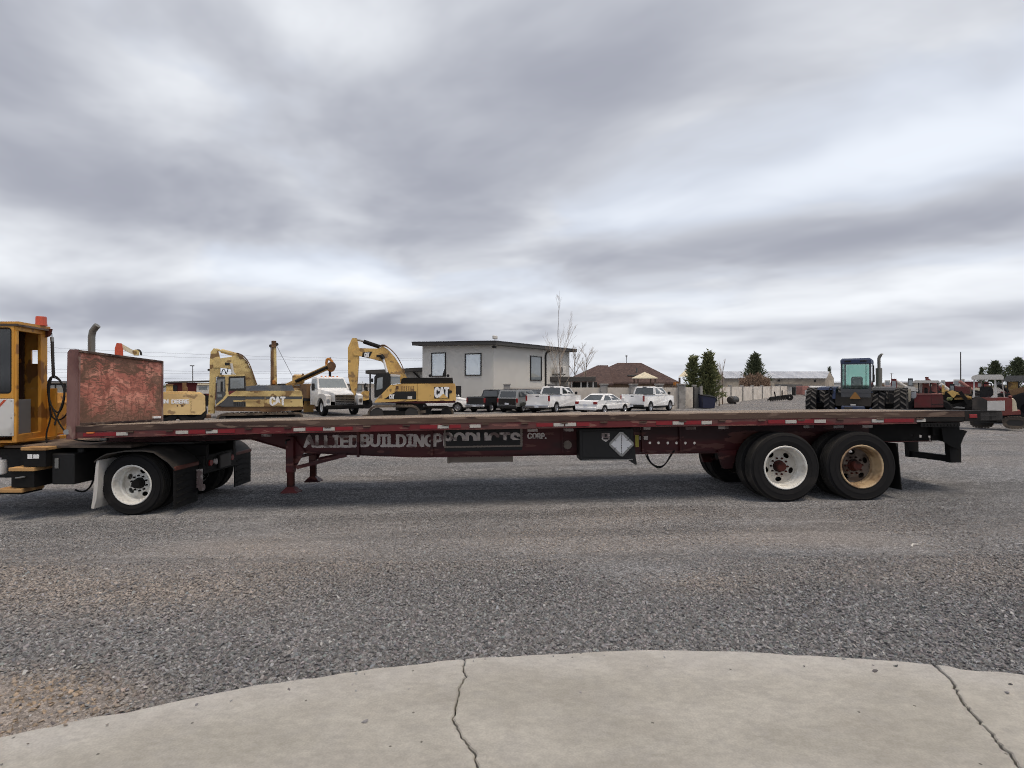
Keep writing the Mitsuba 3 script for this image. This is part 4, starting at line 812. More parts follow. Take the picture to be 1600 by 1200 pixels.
def bare_tree(label, px, ytop, Y, seed, spread=.5, ybase=None, r0=.09, levels=4, first=.25, count=7):
    r = random.Random(seed); b = np.array([X_(px, Y), Y, GZ0 - .1]); H = Z_(ytop, Y) - b[2]; seg = []
    def grow(p, d, L, rad, lv):
        q = [p]; dd = np.array(d)
        for i in range(4):
            dd = dd + np.array([r.gauss(0, .05), r.gauss(0, .05), .05]); dd /= np.linalg.norm(dd); q.append(q[-1] + dd * L / 4)
        seg.append(tube(q, np.linspace(rad, rad * .45 if lv else .006, 5), 5 if lv < 3 else 4))
        if lv <= 0: return
        for i in range(count if lv == levels else 4):
            t = r.uniform(first, .95) if lv == levels else r.uniform(.25, 1); j = min(3, int(t * 4)); base_ = q[j] + (q[j + 1] - q[j]) * (t * 4 - j)
            a = r.uniform(0, 6.283); o = np.array([math.cos(a), math.sin(a), 0]) * spread
            nd = dd + o + np.array([0, 0, r.uniform(.1, .5)]); nd /= np.linalg.norm(nd)
            grow(base_, nd, L * r.uniform(.32, .5) * (1.15 - .5 * t), rad * .45, lv - 1)
    grow(b, [0, 0, 1], H, r0, levels)
    k = thing('bare_tree', label, 'tree'); part(k, 'trunk', seg[0], 'mat_bark'); part(k, 'branches', seg[1:], 'mat_twig'); return k
bare_tree('tall slim leafless tree in front of the office', 876, 481, 44.5, 3, .55, r0=.036, levels=3, first=.15, count=11)
bare_tree('leafless tree between office and brown roof, left', 899, 552, 62, 5, .8, r0=.07, levels=3, first=.35, count=9)
bare_tree('leafless tree between office and brown roof, right', 914, 553, 64, 6, .9, r0=.07, levels=3, first=.35, count=9)
bare_tree('thin leafless sapling right of the tall conifer', 1129, 570, 56, 8, .5, r0=.06, levels=3, first=.3, count=7)
bare_tree('bushy leafless sapling at the conifer foot', 1124, 582, 52, 9, .8, r0=.06, levels=3, first=.2, count=9)
# far sheds
sh = thing('long_shed', 'long low shed with a pale metal roof and gable end', 'shed')
Ys = 150.0; L0, L1 = X_(1132, Ys), X_(1290, Ys); ze, zr = Z_(591, Ys), Z_(579.3, Ys); dxr = X_(1303, Ys + 12) - X_(1290, Ys)
part(sh, 'roof', trimesh.Trimesh([[L0, Ys - .5, ze], [L1, Ys - .5, ze], [X_(1296, Ys + 6), Ys + 6, zr], [L0, Ys + 6, zr], [X_(1303.5, Ys + 12), Ys + 12, ze], [L0, Ys + 12, ze]], [[0, 1, 2], [0, 2, 3], [3, 2, 4], [3, 4, 5]], process=False), 'mat_shed_roof')
part(sh, 'wall', hull([[L0, Ys, GZ0], [L1 - .2, Ys, GZ0], [L0, Ys, ze - .06], [L1 - .2, Ys, ze - .06], [X_(1303, Ys + 11.5), Ys + 11.5, GZ0], [X_(1303, Ys + 11.5), Ys + 11.5, ze - .06], [X_(1296, Ys + 6), Ys + 6, zr - .1], [L0, Ys + 11.5, ze - .06], [L0, Ys + 6, zr - .12]]), 'mat_shed_wall')
part(sh, 'window', [pb(1215, 593, 1219, 596, Ys - .06, .05)], 'mat_frame_dark'); part(sh, 'window', [pb(1272, 593.5, 1275, 597, Ys - .06, .05)], 'mat_frame_dark')
rs = thing('red_shed', 'red shed with a dark roof behind the tan machine', 'shed')
part(rs, 'wall', pb(262, 598, 338, 640, 75, 8), 'mat_shed_red'); part(rs, 'roof', hull([at(258, 599, 74), at(342, 596.5, 74), at(258, 596.8, 74), at(342, 594.6, 74), at(262, 596, 86), at(330, 594, 86)]), 'mat_roof_dark')
part(rs, 'door', pb(268, 602, 277, 640, 74.95, .04), 'mat_frame_dark')
cn = thing('open_container', 'pale shed with a dark open doorway at the fence end', 'shed')
g = Polygon([(1231, 603), (1252.5, 603), (1252.5, 618.5), (1231, 618.5)]).difference(sbox(1237.5, 605, 1244.5, 618.6))
part(cn, 'wall', pp(list(g.exterior.coords), 106, .3) if g.geom_type == 'Polygon' else None, 'mat_pale')
part(cn, 'back', pb(1236, 604, 1246, 618.5, 109, .2), 'mat_black'); part(cn, 'roof', pb(1230, 600.5, 1254, 603, 105.5, 5), 'mat_gate')
for nm, lb, q, m in (('pink_crate', 'pink box standing right of the open pale shed', (1253.5, 603, 1264, 617), 'mat_pink'), ('white_container', 'white box container left of the blue tractor', (1265.5, 603, 1291, 618), 'mat_white'),
                     ('white_barrel', 'pale water barrel beside the pink box', (1258, 610, 1265, 618.5), 'mat_pale')):
    k = thing(nm, lb, nm.split('_')[1]); Y = 98 if 'barrel' in nm else 100
    body = pb(*q, Y, 2.2, .06) if 'barrel' not in nm else cyl(at(1261.5, 618.5, Y), at(1261.5, 610, Y), .42, 18)
    part(k, 'body', body, m); part(k, 'lid', pb(q[0] + .4, q[1] - .7, q[2] - .4, q[1] - .02, Y + .1, .6), 'mat_gate')
im = thing('disc_harrow', 'dark disc harrow parked along the fence', 'implement')
Yh = 66
part(im, 'frame', [bar(at(1202, 622, Yh), at(1236, 618, Yh + 2), .15, .18), bar(at(1206, 621, Yh + 2), at(1236, 617, Yh + 3.5), .15, .18), bar(at(1210, 612, Yh + 1), at(1212, 622, Yh + 1), .12, .12), bar(at(1222, 610, Yh + 1), at(1222, 620, Yh + 1), .12, .12), bar(at(1199, 625, Yh), at(1212, 622, Yh), .15, .15)], 'mat_black_dusty')
for k in range(9): p = at(1204 + k * 3.4, 623.5 - k * .3, Yh + .3 + .25 * k); part(im, 'disc', lathe([(.001, -.03), (.30, .0), (.30, .015), (.001, -.01)], 14, 'x').apply_translation(p), 'mat_steel_dark')
part(im, 'wheel', lathe([(.12, -.12), (.36, -.12), (.40, -.08), (.40, .08), (.36, .12), (.12, .12)], 18).apply_translation(at(1234, 621, Yh + 1)), 'mat_tyre', 40)
# poles and wires
def pole(label, px, y0, y1, Y, r=.12, arm=True, m='mat_bark'):
    k = thing('utility_pole', label, 'pole'); b, t_ = at(px, y1, Y), at(px, y0, Y)
    part(k, 'post', tube([[b[0], Y, GZ0 - .3], [t_[0], Y, t_[2]]], [r, r * .7], 8), m)
    if arm: part(k, 'arm', bar([t_[0] - .9, Y, t_[2] - .25], [t_[0] + .9, Y, t_[2] - .25], .12, .12), m)
    return k
pole('thin lamp pole left of the first excavator', 301, 572, 605, 95, .10, False, 'mat_gate')
lp = at(301, 572, 95); part('utility_pole', 'lamp', bx(lp[0] - .4, lp[0] + .2, 94.8, 95.2, lp[2], lp[2] + .15), 'mat_gate')
pole('tall slim mast above the far right machines', 1501, 550, 600, 130, .14, False, 'mat_gate')
pole('distant power pole just right of the blue tractor', 1393, 583, 600, 260, .2)
for i, (ya, yb) in enumerate(((532, 560), (540, 563), (572, 573.5), (577, 577), (586, 584))):
    a, b = at(-120, ya, 104), at(720, yb, 172); t = np.linspace(0, 1, 30)[:, None]; q = a + (b - a) * t; q[:, 2] -= 1.2 * (4 * t * (1 - t))[:, 0]
    single('power_line', f"power line crossing the sky behind the excavators, {('topmost', 'second from top', 'middle', 'second lowest', 'lowest')[i]} of five", 'cable', tube(q, .022, 5), 'mat_gate')
# ---------------------------------------------------------------- parked cars
worn('mat_car_white', lin(226, 227, 228), lin(206, 206, 206), .8, .45, .7, .3)
mat('mat_car_grey', lin(72, 76, 74), .3, .2, coat=1)
mat('mat_car_silver', lin(140, 142, 142), .3, .4, coat=1)
mat('mat_car_black', lin(22, 23, 25), .3, coat=1)
mat('mat_glass_car', lin(34, 40, 42), .06, spec=1.0, coat=1)
mat('mat_chrome', lin(190, 192, 196), .2, .9)
mat('mat_plate', lin(200, 205, 214), .5)
def quad(c, s0, s1, t0, t1, off=.006, thick=.008):
    """a pane laid on the face with corners c (lower left, lower right, upper right, upper left), by fractions"""
    c = pts(c); P = lambda s, t: (c[0] * (1 - s) + c[1] * s) * (1 - t) + (c[3] * (1 - s) + c[2] * s) * t
    n = np.cross(c[1] - c[0], c[3] - c[0]); n /= np.linalg.norm(n)
    q = [P(s0, t0), P(s1, t0), P(s1, t1), P(s0, t1)]
    return hull([p + n * o for p in q for o in (off - thick, off)])
def rounded(g, r): return g.buffer(r).buffer(-2 * r).buffer(r)
def car(name, label, cat_, M, paint, L, W, prof, cab, wr, wy, tail, bed=None, belt=None, plate=True, lamp=(.62, .9, .22), spare=False, rims='mat_chrome'):
    """x to the right, y forward, z up; prof: (y, z) side outline; cab: y0, y1, z0, Y0, Y1, Z1, inset"""
    k = thing(name, label, cat_, M); h = W / 2
    g = Polygon(prof)
    for y in wy: g = g.difference(Point(y, wr).buffer(wr * 1.16, 12))
    g = rounded(g, .03)
    body = extr(g, W, 'yz', -h); v = body.vertices.copy(); z = v[:, 2]; f = 1 - .10 * np.clip((z - .75) / .6, 0, 1) ** 1.5 - .04 * np.clip((.55 - z) / .3, 0, 1); v[:, 0] *= f
    e = np.clip((np.abs(v[:, 1]) - (L / 2 - .5)) / .5, 0, 1) ** 2; v[:, 0] *= 1 - .10 * e * (v[:, 1] > 0) - .03 * e; body.vertices = v
    part(k, 'body', body, paint, 30)
    part(k, 'underbody', bx(-h * .86, h * .86, -L / 2 + .25, L / 2 - .3, wr * .7, wr * 1.9), 'mat_black')
    y0, y1, z0, Y0, Y1, Z1, ins = cab; b = h * .93; t = h - ins
    lo = [[-b, y0, z0], [b, y0, z0], [b, y1, z0], [-b, y1, z0]]; hi = [[-t, Y0, Z1], [t, Y0, Z1], [t * .96, Y1, Z1], [-t * .96, Y1, Z1]]
    top = [[x * .86, y * 1 + (.18 if i < 2 else -.18), Z1 + .05] for i, (x, y, _) in enumerate(hi)]
    part(k, 'cab', hull(lo + hi + top), paint, 25)
    part(k, 'rear_window', quad([lo[0], lo[1], hi[1], hi[0]], .08, .92, .12, .90), 'mat_glass_car')
    part(k, 'windshield', quad([lo[2], lo[3], hi[3], hi[2]], .06, .94, .10, .92), 'mat_glass_car')
    for side in (1, -1):
        q = [lo[1], lo[2], hi[2], hi[1]] if side > 0 else [lo[3], lo[0], hi[0], hi[3]]
        for s0, s1 in ((.07, .47), (.52, .93)): part(k, 'side_window', quad(q, s0, s1, .14, .88), 'mat_glass_car')
        my = y1 - .35; part(k, 'mirror', bx(side * (h + .02), side * (h + .24), my, my + .10, z0 + .02, z0 + .24, .04), 'mat_black' if cat_ == 'pickup' else paint)
        for y in np.linspace(y0 + .4, y1 - .9, 2): part(k, 'door_handle', bx(side * h * .985, side * (h * .985 + .02), y, y + .18, z0 - .14, z0 - .10), 'mat_chrome')
        lx = h * (1 - lamp[2]); part(k, 'tail_light', bx(side * (lx if lamp[2] > .12 else h - .16), side * (h * .97), -L / 2 - .012, -L / 2 + .09, lamp[0], lamp[1], .02), 'mat_lamp_red')
    if bed:
        zb, yb = bed
        part(k, 'tailgate', bx(-h * .84, h * .84, -L / 2 - .018, -L / 2 + .03, .62, zb - .03, .012), paint)
        part(k, 'tailgate_handle', bx(-.12, .12, -L / 2 - .026, -L / 2 - .016, zb - .16, zb - .09), 'mat_black')
        part(k, 'bed_rail', [bx(s * h * .97, s * h * .80, -L / 2 + .05, yb, zb - .002, zb + .02) for s in (-1, 1)] + [bx(-h * .82, h * .82, -L / 2 + .08, yb - .02, zb - .04, zb + .005)], 'mat_black')
        part(k, 'third_brake_light', bx(-.16, .16, Y0 - .05, Y0, Z1 - .02, Z1 + .03), 'mat_black')
        part(k, 'rear_bumper', bx(-h * .97, h * .97, -L / 2 - .16, -L / 2 + .02, .42, .60, .04), tail)
    else:
        part(k, 'rear_bumper', bx(-h * .93, h * .93, -L / 2 - .06, -L / 2 + .06, .34, .56, .05), tail)
    part(k, 'front_bumper', bx(-h * .90, h * .90, L / 2 - .06, L / 2 + .06, .38, .60, .04), tail)
    if plate: part(k, 'number_plate', bx(-.16, .16, -L / 2 - (.19 if bed else .075), -L / 2 - .05, .60 if not bed else .44, .74 if not bed else .57), 'mat_plate')
    if spare: part(k, 'spare_wheel', lathe([(.1, -.12), (.34, -.12), (.38, -.08), (.38, .06), (.1, .1)], 20).apply_translation([.1, -L / 2 - .13, .95]), 'mat_tyre', 40)
    for y in wy:
        for s in (-1, 1):
            w = numbered(k + '__wheel'); c = [s * (h - .13), y, wr]
            m = lathe([(wr * .62, -.12), (wr * .94, -.125), (wr, -.09), (wr, .09), (wr * .94, .125), (wr * .62, .12)], 24, 'x'); part(w, 'tyre', m.apply_translation(c), 'mat_tyre', 40)
            rim = lathe([(.001, .07), (wr * .18, .09), (wr * .22, .06), (wr * .5, .06), (wr * .60, .115), (wr * .64, .12), (wr * .64, .05)], 20, 'x'); rim.vertices[:, 0] *= s
            spokes = [bar([s * .085, wr * .2 * math.cos(a), wr * .2 * math.sin(a)], [s * .10, wr * .6 * math.cos(a), wr * .6 * math.sin(a)], .07, .03, (1, 0, 0)) for a in np.arange(5) * 1.2566]
            part(w, 'rim', cat(rim, spokes).apply_translation(c), rims, 40)
    return k
def pickup_prof(L, zb, zh, yc0, yc1):
    a = L / 2
    return [(-a, .48), (a - .05, .45), (a, .6), (a - .02, zh - .18), (a - .25, zh - .03), (yc1 - .1, zh + .06), (yc0, zb), (-a + .02, zb), (-a, zb - .05)]
def at_ground(px, Y): return X_(px, Y), Y
def stand(px, Y, ang): return tr(X_(px, Y), Y, float(gz(X_(px, Y), Y)), -math.radians(ang))
car('pickup_truck', 'white crew-cab pickup parked rightmost, in front of the pale wall', 'pickup', stand(1014, 41.5, 39), 'mat_car_white', 5.9, 2.0, pickup_prof(5.9, 1.36, 1.24, -.95, 1.45), (-.95, 1.55, 1.30, -.75, .72, 1.90, .20), .41, (-1.85, 1.85), 'mat_black', bed=(1.36, -.95), lamp=(.85, 1.28, .10))
car('pickup_truck', 'white crew-cab pickup left of the white sedan', 'pickup', stand(868, 40.5, 31), 'mat_car_white', 5.9, 2.02, pickup_prof(5.9, 1.38, 1.26, -.85, 1.5), (-.85, 1.6, 1.32, -.62, .8, 1.92, .20), .41, (-1.85, 1.85), 'mat_chrome', bed=(1.38, -.85), lamp=(.9, 1.30, .10))
car('sedan', 'white sedan with red tail lights parked between two white pickups', 'car', stand(944, 38, 41), 'mat_car_white', 4.85, 1.84,
    [(-2.42, .42), (2.36, .36), (2.42, .55), (2.36, .72), (1.2, .93), (-1.3, 1.0), (-2.2, 1.02), (-2.36, .95), (-2.42, .75)], (-1.75, 1.15, .94, -.95, .2, 1.40, .30), .33, (-1.42, 1.42), 'mat_car_white', lamp=(.74, .92, .36))
car('suv', 'grey and silver boxy four-wheel drive left of the white pickup', 'car', stand(815, 41, 29), 'mat_car_silver', 4.6, 1.82, [(-2.30, .45), (2.26, .45), (2.30, .7), (2.25, .96), (1.1, 1.08), (-2.28, 1.10), (-2.30, .9)],
    (-2.26, 1.15, 1.06, -2.05, .35, 1.66, .16), .37, (-1.4, 1.4), 'mat_car_black', lamp=(.75, 1.08, .10))
k = 'suv'; part(k, 'roof_rack', [bx(s * .62, s * .66, -1.8, .2, 1.71, 1.75) for s in (-1, 1)] + [bx(-.66, .66, y, y + .05, 1.751, 1.775) for y in (-1.5, -.2)], 'mat_chrome'); part(k, 'tail_panel', [bx(-.74, .74, -2.33, -2.27, .60, 1.07, .03)], 'mat_car_black'); part(k, 'roof', bx(-.70, .70, -1.95, .25, 1.66, 1.722, .03), 'mat_car_black'); part(k, 'side_trim', bx(.895, .925, -2.0, 1.9, .50, .74, .01), 'mat_car_grey')
car('pickup_truck', 'small dark pickup at the left end of the parked cars', 'pickup', stand(769, 41.5, 30), 'mat_car_black', 4.7, 1.75, pickup_prof(4.7, 1.16, 1.12, -.35, 1.1), (-.35, 1.2, 1.12, -.2, .62, 1.66, .18), .35, (-1.45, 1.45), 'mat_chrome', bed=(1.16, -.35), lamp=(.75, 1.1, .10))
car('crossover', 'white crossover nosing out from behind the big yellow excavator', 'car', stand(692, 41, 97), 'mat_car_white', 4.7, 1.86, [(-2.33, .45), (2.3, .38), (2.35, .6), (2.25, .88), (1.15, 1.08), (-2.2, 1.12), (-2.33, .9)], (-2.2, 1.3, 1.06, -1.75, .35, 1.62, .24), .36, (-1.4, 1.38), 'mat_car_white')
car('dark_suv', 'dark car half hidden behind the grey four-wheel drive', 'car', stand(834, 43.5, 28), 'mat_car_black', 4.7, 1.85, [(-2.33, .45), (2.3, .45), (2.35, .7), (2.25, .95), (1.15, 1.06), (-2.3, 1.1), (-2.33, .9)], (-2.2, 1.15, 1.06, -1.9, .35, 1.66, .2), .36, (-1.4, 1.4), 'mat_car_black')

# ---------------------------------------------------------------- yellow machines
worn('mat_dig_yellow', lin(202, 166, 98), lin(172, 136, 80), 1.0, .42, .68, .5, c=lin(140, 112, 74))
worn('mat_dig_faded', lin(202, 180, 124), lin(166, 142, 96), 1.0, .42, .64, .65, c=lin(126, 100, 66))
worn('mat_deck_blue', lin(84, 90, 100), lin(104, 104, 104), 1.5, .45, .65, .7)
mat('mat_cab_grey', lin(72, 74, 78), .6)
worn('mat_frame_brown', lin(116, 90, 64), lin(84, 62, 46), 1.4, .42, .64, .85)
worn('mat_track', lin(66, 60, 55), lin(98, 88, 78), 2.4, .42, .64, .9)
worn('mat_tan', lin(212, 184, 132), lin(190, 160, 110), .9, .45, .65, .7, c=lin(150, 124, 92))
def z5(*p): return [(320 + x / 8, 510 + y / 8) for x, y in p]
def z6(*p): return [(460 + x / 5.926, 510 + y / 5.926) for x, y in p]
def line3(p, Y): return [at(x, y, Y) for x, y in p]
def word(k, s, x0, x1, yt, yb, Y, name='letter', m='mat_white', d=.012):
    w = [text(c, 1.0, .02) for c in s]; g = .06; tot = sum(a.bounds[1, 0] - a.bounds[0, 0] for a in w) + g * (len(s) - 1); p, q = at(x0, yb, Y), at(x1, yt, Y); pos = 0
    for c, a in zip(s, w):
        wd = a.bounds[1, 0] - a.bounds[0, 0]; v = a.vertices
        b = a.copy(); b.vertices = np.stack([p[0] + (v[:, 0] - a.bounds[0, 0] + pos) / tot * (q[0] - p[0]), Y - v[:, 2] / .02 * d, p[2] + (v[:, 1] - a.bounds[0, 1]) / (a.bounds[1, 1] - a.bounds[0, 1]) * (q[2] - p[2])], 1)
        u = d * .15; part(k, name, cat([b] + [b.copy().apply_translation([dx * (q[2] - p[2]), -u * (i + 1), dz * (q[2] - p[2])]) for i, (dx, dz) in enumerate(((.06, 0), (-.06, 0), (0, .03), (0, -.03)))]), m)
        pos += wd + g
def track(k, px0, px1, py0, py1, Y, d, n=34):
    a, b = at(px0, py1, Y), at(px1, py0, Y); R = (b[2] - a[2]) / 2; zc = (a[2] + b[2]) / 2; x0, x1 = a[0] + R, b[0] - R
    t = numbered(k + '__track')
    g = LineString([(x0, zc), (x1, zc)]).buffer(R - .05, quad_segs=10)
    part(t, 'belt', extr(g.difference(LineString([(x0, zc), (x1, zc)]).buffer(R - .13)), d, 'xz', Y), 'mat_track')
    part(t, 'track_frame', bx(x0, x1, Y + .12, Y + d - .12, zc - R * .5, zc + R * .4, .05), 'mat_black_dusty')
    part(t, 'rollers', [cyl([x, Y + .05, z_], [x, Y + d - .05, z_], r_, 14) for x, z_, r_ in [(x0, zc, R * .72), (x1, zc, R * .72)] + [(x, zc - R * .6, R * .28) for x in np.linspace(x0 + R * .6, x1 - R * .6, 6)]], 'mat_steel_dark')
    ring = LineString([(x0, zc), (x1, zc)]).buffer(R - .02, quad_segs=10).exterior; pads = []
    for i in range(n):
        p, q = ring.interpolate(i / n, True), ring.interpolate((i + .8) / n, True); pads.append(bar([p.x, Y + d / 2, p.y], [q.x, Y + d / 2, q.y], d, .05, (0, 0, 1) if abs(q.x - p.x) > .02 else (0, 1, 0)) if abs(q.x - p.x) > .02 else bx(p.x - .03, p.x + .03, Y, Y + d, min(p.y, q.y), max(p.y, q.y)))
    part(t, 'track_pads', pads, 'mat_track', kind='stuff')
# old excavator
Y = 33.0
CTR = (405, Y); e = thing('excavator', 'faded old yellow excavator with blue-grey engine deck and folded boom', 'excavator')
part(e, 'boom', pp(z5((95, 440), (140, 405), (330, 380), (400, 335), (470, 370), (530, 440), (585, 560), (645, 735), (640, 800), (520, 800), (500, 620), (450, 600), (390, 600), (330, 535), (190, 515), (110, 515)), Y + 1.2, .55), 'mat_dig_faded')
part(e, 'stick', pp(z5((72, 320), (112, 272), (160, 285), (190, 400), (190, 600), (135, 640), (120, 1090), (40, 1090), (58, 700), (62, 420)), Y + 1.25, .45), 'mat_dig_faded')
part(e, 'stick_cylinder', [tube(line3(z5((140, 285), (215, 310)), Y + 1.45), .07, 10), tube(line3(z5((205, 305), (410, 360)), Y + 1.45), .13, 12)], 'mat_dig_faded')
part(e, 'boom_cylinder', [tube(line3(z5((330, 462), (352, 590)), Y + 1.1), .08, 10), tube(line3(z5((350, 580), (372, 680)), Y + 1.1), .12, 10)], 'mat_pale')
part(e, 'boom_hose', [tube(spl(line3(z5((395, 335), (480, 370), (545, 450), (595, 570), (652, 730)), Y + 1.1 + .25 * k)), .04, 6) for k in range(3)], 'mat_frame_brown')
part(e, 'stick_hose', tube(spl(line3(z5((190, 580), (210, 590), (225, 540), (250, 550), (265, 590), (285, 550), (280, 530)), Y + 1.15)), .03, 6), 'mat_black')
part(e, 'boom_badge', pb(351.5, 566.5, 359, 570.5, Y + 1.18, .03), 'mat_black')
part(e, 'boom_pin', cyl(at(326, 578, Y + 1.2), at(326, 578, Y + 1.7), .07, 12), 'mat_steel_dark')
cb = part(e, 'cab', cat(pp(z5((145, 645), (180, 605), (500, 600), (512, 790), (300, 800), (255, 870), (240, 1000), (140, 985)), Y + .06, 1.05)), 'mat_cab_grey')
part(cb, 'cab_frame', [pp(z5((255, 610), (300, 605), (290, 800), (300, 860), (235, 930), (150, 990), (140, 975), (225, 905), (262, 850)), Y + .03, .06), pp(z5((180, 605), (500, 598), (505, 620), (170, 628)), Y + .03, .06)], 'mat_dig_faded')
part(cb, 'rear_window', pp(z5((318, 648), (488, 642), (492, 772), (320, 778)), Y + .035, .02), 'mat_glass_sky'); part(cb, 'window_frame', pp(z5((300, 630), (508, 624), (510, 795), (300, 800)), Y + .046, .02), 'mat_frame_dark')
part(cb, 'door_window', pp(z5((158, 665), (245, 655), (243, 815), (152, 820)), Y + .04, .03), 'mat_glass_sky'); part(cb, 'door_window', pp(z5((158, 850), (215, 850), (215, 885), (160, 890)), Y + .04, .03), 'mat_glass_sky')
part(cb, 'seat', pp(z5((200, 690), (225, 690), (225, 815), (195, 815)), Y + .02, .01), 'mat_black')
part(e, 'engine_deck', pp(z5((292, 806), (330, 760), (505, 748), (640, 738), (1090, 735), (1125, 806)), Y + .15, 2.4), 'mat_deck_blue')
part(e, 'upper_panel', pp(z5((385, 806), (1205, 806), (1225, 872), (285, 872)), Y, 2.7), 'mat_dig_faded')
part(e, 'side_panel', pp(z5((280, 873), (510, 873), (510, 1003), (205, 1003), (215, 940)), Y + .04, 2.5), 'mat_cab_grey')
part(e, 'side_panel', pp(z5((512, 873), (750, 873), (750, 1003), (512, 1003)), Y + .04, 2.6), 'mat_dig_faded')
part(e, 'counterweight', pp(z5((752, 873), (1222, 873), (1228, 1003), (752, 1003)), Y + .02, 2.7), 'mat_dig_faded')
part(e, 'stripe', [pp(z5((514, 878), (748, 878), (748, 912), (514, 912)), Y + .03, .02), pp(z5((756, 878), (1215, 878), (1215, 908), (756, 908)), Y + .008, .02)], 'mat_cab_grey')
part(e, 'trim_strip', pp(z5((358, 925), (680, 922), (680, 940), (358, 942)), Y + .02, .03), 'mat_dig_faded')
part(e, 'vent', [pp(z5((360 + 22 * i, 950), (372 + 22 * i, 950), (372 + 22 * i, 995), (360 + 22 * i, 995)), Y + .03, .02) for i in range(7)], 'mat_black')
word(e, 'CAT', 421.8, 445.3, 620, 633.6, Y)
part(e, 'logo_triangle', pp(z5((868, 992), (918, 946), (985, 992)), Y - .02, .02), 'mat_dig_faded')
part(e, 'lower_frame', pp(z5((130, 1004), (1225, 1004), (1215, 1045), (840, 1070), (500, 1060), (130, 1055)), Y + .1, 2.5), 'mat_frame_brown')
part(e, 'turntable', cyl([at(390, 0, Y)[0], Y + 1.4, .2], [at(390, 0, Y)[0], Y + 1.4, 1.0], .9, 24), 'mat_black')
track(e, 338, 474, 644, 662, Y - .2, .6); track(e, 345, 462, 643, 660, Y + 2.3, .6)
# bigger excavator
Y = 33.0
CTR = (640, Y); e = thing('excavator', 'big yellow excavator with black cab and large lettered counterweight', 'excavator')
part(e, 'boom', pp(z6((540, 235), (585, 200), (780, 205), (818, 182), (865, 212), (930, 285), (1000, 395), (1045, 480), (1045, 530), (985, 530), (880, 440), (850, 370), (800, 320), (700, 295), (600, 272), (548, 270)), Y + 1.2, .6), 'mat_dig_yellow')
part(e, 'stick', pp(z6((495, 195), (535, 108), (575, 108), (592, 200), (594, 300), (578, 560), (560, 640), (528, 600), (497, 470)), Y + 1.25, .5), 'mat_dig_yellow')
part(e, 'stick_rod', tube(line3(z6((560, 118), (660, 145)), Y + 1.45), .06, 10), 'mat_steel'); part(e, 'stick_cylinder', tube(line3(z6((640, 140), (790, 190)), Y + 1.45), .13, 12), 'mat_black_dusty')
part(e, 'boom_cylinder', tube(line3(z6((800, 265), (828, 300)), Y + 1.1), .14, 10), 'mat_black'); part(e, 'boom_rod', tube(line3(z6((818, 285), (858, 425)), Y + 1.1), .075, 10), 'mat_white')
part(e, 'boom_hose', [tube(spl(line3(z6((790, 190), (830, 172 + 5 * k), (880, 205), (940, 265), (990, 350), (1020, 430)), Y + 1.15 + .2 * k)), .035, 6) for k in range(3)], 'mat_frame_brown')
part(e, 'boom_badge', pp(z6((632, 240), (722, 232), (705, 268), (690, 292), (625, 282)), Y + 1.185, .02), 'mat_black'); word(e, 'CAT', 460 + 650 / 5.926, 460 + 693 / 5.926, 551, 558, Y + 1.18)
part(e, 'boom_plate', pb(588, 554.5, 594.5, 558, Y + 1.18, .03), 'mat_black')
cb = part(e, 'cab', pp(z6((738, 470), (760, 440), (888, 438), (890, 535), (860, 580), (760, 660), (740, 660)), Y + .05, 1.1), 'mat_black')
part(cb, 'door_window', pp(z6((768, 480), (818, 468), (816, 575), (758, 590)), Y + .03, .02), 'mat_glass_sky'); part(cb, 'rear_window', pp(z6((892, 462), (975, 455), (980, 528), (892, 535)), Y + .25, .9), 'mat_glass_sky'); part(cb, 'cab_guard', pp(z6((888, 440), (978, 448), (978, 464), (888, 464)), Y + .2, 1), 'mat_pale')
part(e, 'engine_deck', pp(z6((990, 490), (1010, 476), (1465, 474), (1470, 530), (985, 530)), Y + .2, 2.4), 'mat_black_dusty')
part(e, 'body', pp(z6((748, 688), (890, 542), (984, 531), (1138, 531), (1138, 690), (740, 705)), Y, 2.7), 'mat_dig_yellow')
part(e, 'counterweight', pp(z6((1141, 531), (1485, 528), (1496, 560), (1496, 690), (1141, 692)), Y - .02, 2.8), 'mat_dig_yellow')
part(e, 'side_panel', pp(z6((832, 672), (940, 602), (1128, 600), (1128, 676)), Y - .02, .03), 'mat_black'); word(e, 'CAT', 608.5, 616, 616.3, 623, Y - .03)
part(e, 'panel_label', pp(z6((1048, 648), (1090, 645), (1090, 672), (1048, 672)), Y - .03, .012), 'mat_pale')
part(e, 'vent', pp(z6((938, 552), (965, 552), (965, 582), (938, 582)), Y - .012, .02), 'mat_frame_brown')
for i in range(6): part(e, 'grille_slat', pp(z6((992 + 21 * i, 553), (1000 + 21 * i, 553), (1000 + 21 * i, 596), (992 + 21 * i, 596)), Y - .015, .02), 'mat_frame_brown')
part(e, 'logo_plate', pp(z6((1294, 560), (1436, 560), (1436, 668), (1294, 668)), Y - .035, .02), 'mat_black'); word(e, 'CAT', 460 + 1300 / 5.926, 460 + 1428 / 5.926, 605, 621.3, Y - .04)
part(e, 'logo_triangle', pp(z6((1335, 664), (1378, 622), (1425, 664)), Y - .062, .02), 'mat_dig_yellow'); part(e, 'lifting_eye', cyl(at(704, 612, Y - .06), at(704, 612, Y), .1, 10), 'mat_black')
part(e, 'lower_frame', pp(z6((742, 706), (1130, 692), (1492, 692), (1490, 708), (1140, 712)), Y + .05, 2.6), 'mat_trailer_red')
